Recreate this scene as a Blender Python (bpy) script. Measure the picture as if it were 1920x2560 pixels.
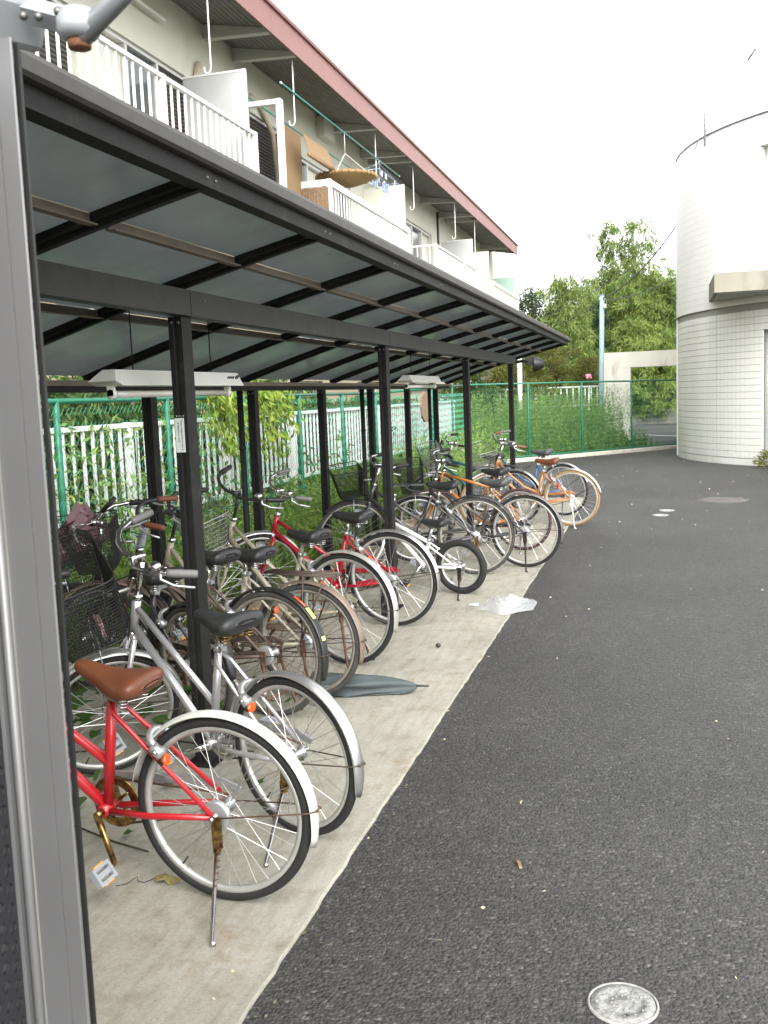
import bpy, math, random
import numpy as np
from mathutils import Vector, Matrix

random.seed(7)
rng = np.random.default_rng(11)
scene = bpy.context.scene
for o in list(bpy.data.objects):
    bpy.data.objects.remove(o, do_unlink=True)
PI = math.pi
rad = math.radians

# ------------------------------------------------------------------ camera
cam_data = bpy.data.cameras.new('camera')
cam_data.sensor_fit = 'VERTICAL'
cam_data.sensor_height = 36.0
cam_data.sensor_width = 27.0
cam_data.lens = 34.45
cam_data.clip_start = 0.02
cam_data.clip_end = 2000.0
cam_data.dof.use_dof = True
cam_data.dof.focus_distance = 4.5
cam_data.dof.aperture_fstop = 16.0
cam = bpy.data.objects.new('camera', cam_data)
scene.collection.objects.link(cam)
cam.matrix_world = Matrix(((0.9620401, 0.0056712, 0.2728491, 0.0),
                           (0.2701190, 0.1227814, -0.9549662, 0.0),
                           (-0.0389166, 0.9924175, 0.1165887, 1.60),
                           (0, 0, 0, 1)))
scene.camera = cam

# ------------------------------------------------------------------ sky and sun (overcast)
SUN_EL, SUN_AZ = rad(40), rad(152)          # azimuth clockwise from +Y
world = bpy.data.worlds.new('World')
scene.world = world
world.use_nodes = True
wn = world.node_tree.nodes
wl = world.node_tree.links
wn.clear()
sky = wn.new('ShaderNodeTexSky')
sky.sky_type = 'NISHITA'
sky.sun_disc = False
sky.sun_elevation = SUN_EL
sky.sun_rotation = SUN_AZ
sky.air_density = 1.0
sky.dust_density = 2.0
sky.ozone_density = 1.0
hs = wn.new('ShaderNodeHueSaturation')
hs.inputs['Saturation'].default_value = 0.10
bg = wn.new('ShaderNodeBackground')
bg.inputs['Strength'].default_value = 0.15
wo = wn.new('ShaderNodeOutputWorld')
wl.new(sky.outputs[0], hs.inputs['Color'])
wl.new(hs.outputs[0], bg.inputs['Color'])
wl.new(bg.outputs[0], wo.inputs['Surface'])

sun_data = bpy.data.lights.new('sun', 'SUN')
sun_data.energy = 1.0
sun_data.angle = rad(60)
sun_data.color = (1.0, 0.96, 0.90)
sun = bpy.data.objects.new('sun', sun_data)
scene.collection.objects.link(sun)
sd = Vector((math.sin(SUN_AZ) * math.cos(SUN_EL), math.cos(SUN_AZ) * math.cos(SUN_EL), math.sin(SUN_EL)))
sun.rotation_euler = sd.to_track_quat('Z', 'Y').to_euler()

scene.view_settings.view_transform = 'Standard'
scene.view_settings.look = 'None'
scene.view_settings.gamma = 1.0
scene.view_settings.exposure = 1.9
scene.view_settings.use_curve_mapping = False
scene.render.engine = 'CYCLES'
scene.cycles.use_denoising = True
scene.cycles.max_bounces = 8
scene.cycles.diffuse_bounces = 4
scene.cycles.glossy_bounces = 3
scene.cycles.transmission_bounces = 4
scene.cycles.transparent_max_bounces = 8
scene.cycles.caustics_reflective = False
scene.cycles.caustics_refractive = False

# ------------------------------------------------------------------ materials
MATS = {}
def mat(name, col, rough=0.6, metal=0.0, var=0.0, scale=6.0, col2=None, bump=0.0, bscale=60.0,
        spec=0.5, island=0.0, transl=0.0, alpha=1.0, coat=0.0, stain=None, stain_scale=1.5, stain_lo=0.52, stain_hi=0.7,
        detail=4.0, stretch=None):
    """procedural principled material: base colour mixed with a second colour by noise, optional stain layer and bump"""
    m = bpy.data.materials.new(name)
    m.use_nodes = True
    nt = m.node_tree
    N, L = nt.nodes, nt.links
    p = N['Principled BSDF']
    p.inputs['Roughness'].default_value = rough
    p.inputs['Metallic'].default_value = metal
    p.inputs['Specular IOR Level'].default_value = spec
    if coat:
        p.inputs['Coat Weight'].default_value = coat
        p.inputs['Coat Roughness'].default_value = 0.15
    c = (*col, 1)
    p.inputs['Base Color'].default_value = c
    out = None
    tc = None
    def coords():
        nonlocal tc
        if tc is None:
            t = N.new('ShaderNodeTexCoord')
            if stretch:
                mp = N.new('ShaderNodeMapping')
                mp.inputs['Scale'].default_value = stretch
                L.new(t.outputs['Object'], mp.inputs['Vector'])
                tc = mp.outputs['Vector']
            else:
                tc = t.outputs['Object']
        return tc
    if col2 is not None or var:
        if col2 is None:
            col2 = tuple(max(0, v * (1 - var)) for v in col)
            colA = tuple(min(1, v * (1 + var)) for v in col)
        else:
            colA = col
        nz = N.new('ShaderNodeTexNoise')
        nz.inputs['Scale'].default_value = scale
        nz.inputs['Detail'].default_value = detail
        L.new(coords(), nz.inputs['Vector'])
        rp = N.new('ShaderNodeValToRGB')
        rp.color_ramp.elements[0].position = 0.32
        rp.color_ramp.elements[1].position = 0.68
        rp.color_ramp.elements[0].color = (*colA, 1)
        rp.color_ramp.elements[1].color = (*col2, 1)
        L.new(nz.outputs['Fac'], rp.inputs['Fac'])
        out = rp.outputs['Color']
    if stain:
        nz = N.new('ShaderNodeTexNoise')
        nz.inputs['Scale'].default_value = stain_scale
        nz.inputs['Detail'].default_value = 6
        nz.inputs['Roughness'].default_value = 0.65
        L.new(coords(), nz.inputs['Vector'])
        rp = N.new('ShaderNodeValToRGB')
        rp.color_ramp.elements[0].position = stain_lo
        rp.color_ramp.elements[1].position = stain_hi
        rp.color_ramp.elements[0].color = (0, 0, 0, 1)
        rp.color_ramp.elements[1].color = (1, 1, 1, 1)
        L.new(nz.outputs['Fac'], rp.inputs['Fac'])
        mx = N.new('ShaderNodeMix')
        mx.data_type = 'RGBA'
        L.new(rp.outputs['Color'], mx.inputs[0])
        if out: L.new(out, mx.inputs[6])
        else: mx.inputs[6].default_value = c
        mx.inputs[7].default_value = (*stain, 1)
        out = mx.outputs[2]
    if island:
        g = N.new('ShaderNodeNewGeometry')
        h = N.new('ShaderNodeHueSaturation')
        mr = N.new('ShaderNodeMapRange')
        mr.inputs[3].default_value = 1 - island
        mr.inputs[4].default_value = 1 + island
        L.new(g.outputs['Random Per Island'], mr.inputs[0])
        L.new(mr.outputs[0], h.inputs['Value'])
        mr2 = N.new('ShaderNodeMapRange')
        mr2.inputs[3].default_value = 0.52
        mr2.inputs[4].default_value = 0.475
        L.new(g.outputs['Random Per Island'], mr2.inputs[0])
        L.new(mr2.outputs[0], h.inputs['Hue'])
        if out: L.new(out, h.inputs['Color'])
        else: h.inputs['Color'].default_value = c
        out = h.outputs['Color']
    if out:
        L.new(out, p.inputs['Base Color'])
    if bump:
        nz = N.new('ShaderNodeTexNoise')
        nz.inputs['Scale'].default_value = bscale
        nz.inputs['Detail'].default_value = 5
        L.new(coords(), nz.inputs['Vector'])
        b = N.new('ShaderNodeBump')
        b.inputs['Strength'].default_value = bump
        b.inputs['Distance'].default_value = 0.01
        L.new(nz.outputs['Fac'], b.inputs['Height'])
        L.new(b.outputs[0], p.inputs['Normal'])
    if transl:
        tr = N.new('ShaderNodeBsdfTranslucent')
        if out: L.new(out, tr.inputs['Color'])
        else: tr.inputs['Color'].default_value = c
        ms = N.new('ShaderNodeMixShader')
        ms.inputs[0].default_value = transl
        L.new(p.outputs[0], ms.inputs[1])
        L.new(tr.outputs[0], ms.inputs[2])
        L.new(ms.outputs[0], N['Material Output'].inputs['Surface'])
    if alpha < 1:
        p.inputs['Alpha'].default_value = alpha
    MATS[name] = m
    return m

def asphalt_material():
    m = bpy.data.materials.new('asphalt')
    m.use_nodes = True
    N, L = m.node_tree.nodes, m.node_tree.links
    p = N['Principled BSDF']
    t = N.new('ShaderNodeTexCoord')
    v = N.new('ShaderNodeTexVoronoi'); v.inputs['Scale'].default_value = 88
    L.new(t.outputs['Object'], v.inputs['Vector'])
    v2 = N.new('ShaderNodeTexVoronoi'); v2.inputs['Scale'].default_value = 240
    L.new(t.outputs['Object'], v2.inputs['Vector'])
    rp = N.new('ShaderNodeValToRGB')
    e = rp.color_ramp.elements
    e[0].position, e[0].color = 0.0, (0.020, 0.0195, 0.0185, 1)
    e[1].position, e[1].color = 1.0, (0.105, 0.102, 0.093, 1)
    k = rp.color_ramp.elements.new(0.93); k.color = (0.058, 0.056, 0.051, 1)
    sep = N.new('ShaderNodeSeparateColor')
    L.new(v.outputs['Color'], sep.inputs[0])
    L.new(sep.outputs[0], rp.inputs['Fac'])
    nz = N.new('ShaderNodeTexNoise'); nz.inputs['Scale'].default_value = 0.55; nz.inputs['Detail'].default_value = 9; nz.inputs['Roughness'].default_value = 0.62
    L.new(t.outputs['Object'], nz.inputs['Vector'])
    mr = N.new('ShaderNodeMapRange'); mr.inputs[1].default_value = 0.3; mr.inputs[2].default_value = 0.7
    mr.inputs[3].default_value = 0.72; mr.inputs[4].default_value = 1.30
    L.new(nz.outputs['Fac'], mr.inputs[0])
    mu = N.new('ShaderNodeMix'); mu.data_type = 'RGBA'; mu.blend_type = 'MULTIPLY'
    mu.inputs[0].default_value = 1
    L.new(rp.outputs['Color'], mu.inputs[6]); L.new(mr.outputs[0], mu.inputs[7])
    L.new(mu.outputs[2], p.inputs['Base Color'])
    p.inputs['Roughness'].default_value = 0.55
    p.inputs['Specular IOR Level'].default_value = 0.5
    ad = N.new('ShaderNodeMath'); ad.operation = 'ADD'
    sc = N.new('ShaderNodeMath'); sc.operation = 'MULTIPLY'; sc.inputs[1].default_value = 0.35
    L.new(v2.outputs['Distance'], sc.inputs[0]); L.new(v.outputs['Distance'], ad.inputs[0]); L.new(sc.outputs[0], ad.inputs[1])
    b = N.new('ShaderNodeBump'); b.invert = True
    b.inputs['Strength'].default_value = 0.75; b.inputs['Distance'].default_value = 0.009
    L.new(ad.outputs[0], b.inputs['Height'])
    L.new(b.outputs[0], p.inputs['Normal'])
    MATS['asphalt'] = m
    return m

asphalt_material()
def slab_material():
    m = bpy.data.materials.new('slab_concrete'); m.use_nodes = True
    N, L = m.node_tree.nodes, m.node_tree.links
    p = N['Principled BSDF']; p.inputs['Roughness'].default_value = 0.85; p.inputs['Specular IOR Level'].default_value = 0.3
    t = N.new('ShaderNodeTexCoord')
    def noise(scale, detail, rough, lo, hi, c0, c1, stretch=None):
        n = N.new('ShaderNodeTexNoise'); n.inputs['Scale'].default_value = scale; n.inputs['Detail'].default_value = detail; n.inputs['Roughness'].default_value = rough
        if stretch:
            mp = N.new('ShaderNodeMapping'); mp.inputs['Scale'].default_value = stretch; L.new(t.outputs['Object'], mp.inputs['Vector']); L.new(mp.outputs[0], n.inputs['Vector'])
        else: L.new(t.outputs['Object'], n.inputs['Vector'])
        r = N.new('ShaderNodeValToRGB'); e = r.color_ramp.elements
        e[0].position, e[0].color, e[1].position, e[1].color = lo, (*c0, 1), hi, (*c1, 1)
        L.new(n.outputs['Fac'], r.inputs['Fac'])
        return r.outputs['Color'], n.outputs['Fac']
    def mul(a_, b_, f=1.0):
        x = N.new('ShaderNodeMix'); x.data_type = 'RGBA'; x.blend_type = 'MULTIPLY'; x.inputs[0].default_value = f
        L.new(a_, x.inputs[6]); L.new(b_, x.inputs[7]); return x.outputs[2]
    base, _ = noise(1.6, 8, 0.6, 0.33, 0.68, (0.375, 0.36, 0.308), (0.285, 0.272, 0.23))
    blot, _ = noise(9, 6, 0.65, 0.50, 0.72, (1, 1, 1), (0.78, 0.75, 0.69))
    streak, _ = noise(7, 5, 0.6, 0.46, 0.75, (1, 1, 1), (0.76, 0.75, 0.72), (3.5, 0.5, 1))
    rusty, _ = noise(3.4, 7, 0.7, 0.60, 0.76, (1, 1, 1), (0.78, 0.60, 0.42))
    speck, sf_ = noise(210, 3, 0.6, 0.30, 0.40, (0.50, 0.49, 0.45), (1, 1, 1))
    grain, gf = noise(75, 6, 0.75, 0.35, 0.68, (0.86, 0.86, 0.85), (1.10, 1.10, 1.10))
    c = mul(mul(mul(mul(mul(base, blot), streak), rusty), speck), grain)
    L.new(c, p.inputs['Base Color'])
    b = N.new('ShaderNodeBump'); b.inputs['Strength'].default_value = 0.35; b.inputs['Distance'].default_value = 0.004
    L.new(gf, b.inputs['Height']); L.new(b.outputs[0], p.inputs['Normal'])
    MATS['slab_concrete'] = m
slab_material()
mat('board_brown', (0.22, 0.155, 0.105), 0.8, var=0.15, scale=12)
mat('slab_edge', (0.40, 0.38, 0.33), 0.9, var=0.2, scale=25, bump=0.5, bscale=60)
mat('kerb', (0.50, 0.48, 0.41), 0.85, var=0.12, scale=9, bump=0.2)
mat('soil', (0.10, 0.085, 0.055), 0.95, var=0.4, scale=7, bump=0.6, bscale=40)
mat('land', (0.09, 0.10, 0.045), 0.95, var=0.35, scale=1.5, bump=0.4, bscale=20)
mat('road', (0.07, 0.07, 0.07), 0.85, var=0.2, scale=12)
mat('road_paint', (0.75, 0.75, 0.72), 0.7, var=0.1, scale=20)
mat('bronze', (0.014, 0.014, 0.014), 0.60, metal=0.0, var=0.12, scale=30, spec=0.18, bump=0.03, bscale=200, stain=(0.045, 0.043, 0.038), stain_scale=7, stain_lo=.55, stain_hi=.85)
mat('bronze_lit', (0.032, 0.031, 0.030), 0.55, metal=0.0, var=0.10, scale=14, spec=0.25, stain=(0.055, 0.053, 0.048), stain_scale=5, stain_lo=.5, stain_hi=.85)  # same bronze as the posts, lightened to paint in the lit beam face
mat('bronze_edge_lit', (0.075, 0.073, 0.068), 0.55, var=0.10, scale=14, spec=0.25, stain=(0.06, 0.058, 0.05), stain_scale=6, stain_lo=.5, stain_hi=.8)  # bronze again, with daylight on the front edge put into the colour
mat('purlin', (0.17, 0.135, 0.10), 0.55, var=0.12, scale=10)
mat('roof_sheet', (0.37, 0.405, 0.41), 0.16, var=0.05, scale=3, spec=0.6, transl=0.42, stain=(0.29, 0.315, 0.31), stain_scale=2.6, stain_lo=.45, stain_hi=.85)
mat('bolt', (0.16, 0.155, 0.145), 0.45, metal=0.8)
mat('white_enamel', (0.74, 0.74, 0.68), 0.38, var=0.04, scale=8, spec=0.5)
mat('tube_glass', (0.62, 0.60, 0.55), 0.2, spec=0.6)
mat('ink', (0.03, 0.03, 0.03), 0.6)
mat('label_paper', (0.60, 0.64, 0.62), 0.35)
mat('fence_green', (0.016, 0.155, 0.09), 0.4, var=0.12, scale=20)
mat('fence_wire', (0.04, 0.30, 0.20), 0.4)
mat('fence_white', (0.72, 0.74, 0.73), 0.5, var=0.08, scale=14)
mat('steel_gate', (0.17, 0.17, 0.172), 0.42, metal=0.35, var=0.06, scale=5)
mat('steel_gate_dark', (0.030, 0.030, 0.034), 0.45, metal=0.3, var=0.08, scale=8)
mat('steel_glint', (0.30, 0.30, 0.31), 0.3, metal=0.6, var=0.05)  # paler steel, a painted glint for the gate's hole edges
mat('closer_paint', (0.34, 0.36, 0.37), 0.35, metal=0.3, var=0.05, scale=10)
mat('rust', (0.13, 0.05, 0.022), 0.75, col2=(0.22, 0.11, 0.05), scale=60, bump=0.3, bscale=150)
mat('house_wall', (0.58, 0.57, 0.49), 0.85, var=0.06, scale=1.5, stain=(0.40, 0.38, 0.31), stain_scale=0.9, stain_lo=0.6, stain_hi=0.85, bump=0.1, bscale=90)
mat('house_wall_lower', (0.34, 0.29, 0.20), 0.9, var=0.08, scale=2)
mat('fascia_red', (0.25, 0.115, 0.10), 0.5, var=0.06, scale=2.5)
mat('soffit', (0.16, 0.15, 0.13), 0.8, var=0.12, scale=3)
mat('beam_grey', (0.46, 0.46, 0.42), 0.75, var=0.08, scale=5)
mat('balcony_white', (0.74, 0.74, 0.72), 0.45, var=0.03, scale=6)
mat('balcony_cream', (0.78, 0.75, 0.62), 0.5, var=0.04, scale=6)
mat('panel_grey', (0.44, 0.445, 0.44), 0.6, var=0.04, scale=3)
mat('panel_cream', (0.76, 0.74, 0.64), 0.6, var=0.04, scale=3)
mat('window_glass', (0.05, 0.06, 0.065), 0.05, spec=0.8)
mat('curtain', (0.62, 0.60, 0.53), 0.9, var=0.12, scale=3, stretch=(1, 14, 0.6))
mat('aluminium', (0.62, 0.62, 0.60), 0.35, metal=0.5)
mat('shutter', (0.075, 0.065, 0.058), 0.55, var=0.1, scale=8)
mat('bamboo_blind', (0.27, 0.175, 0.09), 0.8, var=0.25, scale=40, stretch=(1, 1, 6))
mat('reed_screen', (0.20, 0.13, 0.075), 0.85, var=0.3, scale=40)
mat('straw', (0.33, 0.21, 0.085), 0.75, var=0.2, scale=50)
mat('pole_teal', (0.05, 0.22, 0.18), 0.4)
mat('cloth_blue', (0.30, 0.38, 0.55), 0.9, var=0.5, scale=18)
mat('pipe_beige', (0.52, 0.44, 0.33), 0.6, var=0.05)
mat('tile_wall', (0.86, 0.87, 0.82), 0.34, var=0.04, scale=1.2, stain=(0.72, 0.72, 0.66), stain_scale=1.3, stain_lo=.5, stain_hi=.8, stretch=(1, 1, .3))
mat('tile_joint', (0.36, 0.36, 0.33), 0.9)
mat('tile_upper', (0.90, 0.90, 0.87), 0.5, var=0.02, scale=2)
mat('canopy_concrete', (0.27, 0.25, 0.205), 0.9, var=0.12, scale=1.8, stain=(0.16, 0.145, 0.115), stain_scale=1.6, stretch=(1, 1, 0.25))
mat('portal_concrete', (0.78, 0.76, 0.68), 0.85, var=0.06, scale=2, stain=(0.34, 0.30, 0.21), stain_scale=2.2, stretch=(1, 1, 0.22), stain_lo=0.55, stain_hi=0.75)
mat('glass_green', (0.36, 0.50, 0.42), 0.12, spec=0.7, var=0.1, scale=2)
mat('retaining', (0.36, 0.35, 0.31), 0.9, var=0.15, scale=6)
mat('pole_blue', (0.34, 0.47, 0.53), 0.5, var=0.06)
mat('cable', (0.10, 0.10, 0.10), 0.6)
mat('iron_lid', (0.27, 0.27, 0.255), 0.6, metal=0.2, var=0.35, scale=60, bump=0.5, bscale=120)
mat('lid_pale', (0.29, 0.29, 0.27), 0.7, var=0.25, scale=30)
mat('manhole_iron', (0.12, 0.11, 0.10), 0.7, metal=0.2, var=0.2, scale=40, bump=0.5, bscale=70)
mat('bark', (0.11, 0.085, 0.06), 0.95, var=0.3, scale=14, bump=0.6, bscale=30)
mat('bark_bamboo', (0.20, 0.24, 0.09), 0.6, var=0.15, scale=8)
def leafmat(n, c, isl=0.35, tr=0.35): mat(n, c, 0.55, island=isl, transl=tr, spec=0.35)
leafmat('leaf_bamboo', (0.185, 0.265, 0.07), .38)
leafmat('leaf_bamboo_light', (0.235, 0.32, 0.08), .33)
leafmat('leaf_dark', (0.040, 0.075, 0.026))
leafmat('leaf_mid', (0.075, 0.130, 0.030))
leafmat('leaf_pine', (0.15, 0.165, 0.036))
leafmat('leaf_weed', (0.165, 0.27, 0.06))
leafmat('leaf_weed_light', (0.23, 0.36, 0.10))
leafmat('leaf_grass', (0.155, 0.26, 0.055))
leafmat('leaf_shrub', (0.085, 0.145, 0.04))
leafmat('leaf_vine', (0.21, 0.31, 0.045), 0.25)
leafmat('leaf_ivy', (0.05, 0.115, 0.025), 0.3)
mat('leaf_dry', (0.20, 0.17, 0.06), 0.8, var=0.3, scale=90)
mat('litter_pale', (0.55, 0.46, 0.30), 0.9, island=0.4)
mat('twig', (0.035, 0.028, 0.022), 0.8)
mat('umbrella_pink', (0.36, 0.22, 0.25), 0.75, var=0.10, scale=12)
mat('umbrella_blue', (0.058, 0.074, 0.076), 0.7, var=0.10, scale=12)
mat('wood', (0.26, 0.19, 0.12), 0.8, var=0.2, scale=20, stretch=(1, 1, 0.2))
mat('timber_old', (0.17, 0.135, 0.10), 0.9, var=0.25, scale=12)
mat('flower', (0.70, 0.28, 0.36), 0.6)
# bicycle materials
mat('tyre_black', (0.014, 0.014, 0.014), 0.8, var=0.15, scale=40, bump=0.12, bscale=250)
mat('tyre_grey', (0.045, 0.043, 0.040), 0.85, var=0.2, scale=25, bump=0.12, bscale=250)
mat('tyre_red', (0.06, 0.028, 0.03), 0.8, var=0.2, scale=30)
mat('tyre_tan', (0.27, 0.17, 0.075), 0.75, var=0.1, scale=30)
mat('rim_alloy', (0.55, 0.55, 0.53), 0.38, metal=0.65, var=0.07, scale=12)
mat('rim_dull', (0.33, 0.31, 0.27), 0.5, metal=0.6, var=0.15, scale=20)
mat('spoke_steel', (0.42, 0.42, 0.41), 0.35, metal=0.8)
mat('spoke_rusty', (0.085, 0.065, 0.05), 0.55, metal=0.5)
mat('chrome', (0.62, 0.62, 0.62), 0.17, metal=1.0, var=0.05, scale=30)
mat('chrome_rusty', (0.42, 0.29, 0.10), 0.28, metal=0.9, col2=(0.10, 0.045, 0.02), scale=38)
mat('steel_rusty', (0.075, 0.042, 0.03), 0.7, metal=0.3, col2=(0.13, 0.07, 0.04), scale=50)
mat('alloy', (0.55, 0.56, 0.57), 0.33, metal=0.75, var=0.05)
mat('black_plastic', (0.012, 0.012, 0.012), 0.5, var=0.1, scale=30)
mat('grey_plastic', (0.30, 0.32, 0.34), 0.5, var=0.05)
mat('saddle_black', (0.020, 0.021, 0.022), 0.5, var=0.15, scale=22, bump=0.1, bscale=300)
mat('saddle_grey', (0.065, 0.068, 0.07), 0.5, var=0.12, scale=22)
mat('saddle_brown', (0.125, 0.040, 0.018), 0.42, var=0.12, scale=18, bump=0.08, bscale=300)
mat('grip_brown', (0.17, 0.06, 0.03), 0.6)
mat('grip_grey', (0.16, 0.16, 0.15), 0.6)
mat('guard_white', (0.50, 0.50, 0.465), 0.42, var=0.05, scale=8, stain=(0.46, 0.42, 0.33), stain_scale=9, stain_lo=0.6, stain_hi=0.8)
mat('guard_silver', (0.56, 0.56, 0.55), 0.28, metal=0.85, var=0.05, scale=6)
mat('guard_rusty', (0.53, 0.52, 0.48), 0.35, metal=0.6, stain=(0.27, 0.13, 0.06), stain_scale=8, stain_lo=0.55, stain_hi=0.66)
mat('guard_brown', (0.19, 0.145, 0.115), 0.5, metal=0.2, var=0.12, scale=14)
mat('guard_black', (0.016, 0.017, 0.018), 0.4, var=0.1, scale=20)
mat('guard_grey', (0.15, 0.135, 0.13), 0.4, metal=0.4, var=0.1)
mat('paint_red', (0.42, 0.012, 0.018), 0.32, coat=0.4, var=0.06, scale=14)
mat('paint_red2', (0.36, 0.006, 0.02), 0.32, coat=0.4, var=0.06, scale=14)
mat('paint_silver', (0.46, 0.46, 0.465), 0.32, metal=0.6, coat=0.3, var=0.04)
mat('paint_brown', (0.10, 0.07, 0.058), 0.45, metal=0.3, var=0.15, scale=20)
mat('paint_cream', (0.33, 0.30, 0.225), 0.4, coat=0.2, var=0.08, scale=20)
mat('paint_dark', (0.018, 0.019, 0.021), 0.38, coat=0.3, var=0.1)
mat('paint_grey', (0.085, 0.085, 0.09), 0.35, metal=0.4, coat=0.2, var=0.06)
mat('paint_orange', (0.40, 0.155, 0.035), 0.35, coat=0.4, var=0.05)
mat('paint_teal', (0.03, 0.15, 0.19), 0.35, coat=0.4, var=0.05)
mat('paint_blue', (0.04, 0.10, 0.24), 0.35, coat=0.4, var=0.05)
mat('paint_white', (0.70, 0.70, 0.69), 0.4, coat=0.2)
mat('paint_purple', (0.10, 0.055, 0.22), 0.4)
mat('reflector_red', (0.85, 0.10, 0.015), 0.12, spec=0.9)
mat('reflector_orange', (0.95, 0.42, 0.03), 0.12, spec=0.9)
mat('reflector_yellow', (0.90, 0.80, 0.16), 0.3, spec=0.7)
mat('lens_clear', (0.85, 0.86, 0.88), 0.08, spec=0.9)
mat('paper_red', (0.52, 0.33, 0.31), 0.8, var=0.25, scale=60)
def bag_material():
    m = mat('bag_film', (0.62, 0.64, 0.66), 0.18, spec=0.6)
    p = m.node_tree.nodes['Principled BSDF']
    p.inputs['Alpha'].default_value = 0.42
bag_material()

# ------------------------------------------------------------------ mesh helpers
COL = scene.collection
class MB:
    """collects shapes in one mesh; M is applied to everything added"""
    def __init__(self, M=None):
        self.v, self.f, self.s = [], [], []
        self.M = M or Matrix.Identity(4)
    def add(self, verts, faces, smooth=False):
        b = len(self.v)
        M = self.M
        self.v += [tuple(M @ Vector(p)) for p in verts]
        for f in faces:
            self.f.append(tuple(i + b for i in f)); self.s.append(smooth)
        return self
    def box(self, c, s, rot=None):
        x, y, z = s[0] / 2, s[1] / 2, s[2] / 2
        vs = [Vector((i * x, j * y, k * z)) for i in (-1, 1) for j in (-1, 1) for k in (-1, 1)]
        if rot is not None: vs = [rot @ p for p in vs]
        c = Vector(c)
        return self.add([p + c for p in vs], [(0, 1, 3, 2), (4, 6, 7, 5), (0, 4, 5, 1), (2, 3, 7, 6), (0, 2, 6, 4), (1, 5, 7, 3)])
    def bounds(self, a, b):
        return self.box([(a[i] + b[i]) / 2 for i in range(3)], [abs(b[i] - a[i]) for i in range(3)])
    def tube(self, pts, r, n=8, closed=False, cap=True, flat=None):
        P = [Vector(p) for p in pts]
        k = len(P)
        rs = r if isinstance(r, (list, tuple)) else [r] * k
        rings = []
        prev = None
        for i in range(k):
            if closed: t = (P[(i + 1) % k] - P[i - 1])
            elif i == 0: t = P[1] - P[0]
            elif i == k - 1: t = P[-1] - P[-2]
            else: t = (P[i + 1] - P[i]).normalized() + (P[i] - P[i - 1]).normalized()
            if t.length < 1e-9: t = Vector((0, 0, 1))
            t.normalize()
            if prev is None:
                a = Vector((0, 0, 1)) if abs(t.z) < 0.9 else Vector((1, 0, 0))
                u = t.cross(a).normalized()
            else:
                u = prev - t * prev.dot(t)
                u = u.normalized() if u.length > 1e-6 else t.orthogonal().normalized()
            prev = u
            w = t.cross(u)
            rings.append([P[i] + (u * math.cos(2 * PI * j / n) + w * math.sin(2 * PI * j / n)) * rs[i] for j in range(n)])
        vs = [p for rg in rings for p in rg]
        fs = []
        for i in range(k if closed else k - 1):
            a, b = i * n, ((i + 1) % k) * n
            for j in range(n):
                fs.append((a + j, a + (j + 1) % n, b + (j + 1) % n, b + j))
        if cap and not closed:
            fs.append(tuple(range(n - 1, -1, -1)))
            fs.append(tuple((k - 1) * n + j for j in range(n)))
        return self.add(vs, fs, n > 4)
    def lathe(self, prof, n=24, axis='z', c=(0, 0, 0), closed=False, smooth=True):
        """prof: (radius, height) list turned about an axis through c"""
        vs, fs = [], []
        k = len(prof)
        for j in range(n):
            a = 2 * PI * j / n
            for (r, h) in prof:
                if axis == 'z': p = (r * math.cos(a), r * math.sin(a), h)
                elif axis == 'y': p = (r * math.cos(a), h, r * math.sin(a))
                else: p = (h, r * math.cos(a), r * math.sin(a))
                vs.append((p[0] + c[0], p[1] + c[1], p[2] + c[2]))
        for j in range(n):
            a, b = j * k, ((j + 1) % n) * k
            for i in range(k if closed else k - 1):
                i2 = (i + 1) % k
                fs.append((a + i, b + i, b + i2, a + i2))
        return self.add(vs, fs, smooth)
    def cyl(self, a, b, r, n=12):
        return self.tube([a, b], r, n)
    def sweep(self, frames, prof, closed_prof=True, caps=True, smooth=True):
        """frames: list of (origin, u, v); prof: list of (a,b) placed at origin + a*u + b*v"""
        k = len(prof); vs = []; fs = []
        for (o, u, v) in frames:
            o, u, v = Vector(o), Vector(u), Vector(v)
            vs += [o + u * a + v * b for a, b in prof]
        for i in range(len(frames) - 1):
            a, b = i * k, (i + 1) * k
            for j in range(k if closed_prof else k - 1):
                j2 = (j + 1) % k
                fs.append((a + j, a + j2, b + j2, b + j))
        if caps and closed_prof:
            fs.append(tuple(range(k - 1, -1, -1)))
            fs.append(tuple((len(frames) - 1) * k + j for j in range(k)))
        return self.add(vs, fs, smooth)
    def sphere(self, c, r, n=12, m=8, sc=(1, 1, 1)):
        vs, fs = [], []
        for i in range(m + 1):
            th = PI * i / m
            for j in range(n):
                a = 2 * PI * j / n
                vs.append((c[0] + r * sc[0] * math.sin(th) * math.cos(a), c[1] + r * sc[1] * math.sin(th) * math.sin(a), c[2] + r * sc[2] * math.cos(th)))
        for i in range(m):
            for j in range(n):
                fs.append((i * n + j, (i + 1) * n + j, (i + 1) * n + (j + 1) % n, i * n + (j + 1) % n))
        return self.add(vs, fs, True)
    def mesh(self, name, material):
        me = bpy.data.meshes.new(name)
        me.from_pydata(self.v, [], self.f)
        me.polygons.foreach_set('use_smooth', self.s)
        me.materials.append(MATS[material] if isinstance(material, str) else material)
        me.update()
        return me
    def build(self, name, material, parent=None):
        return obj(name, self.mesh(name, material), parent)

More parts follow.
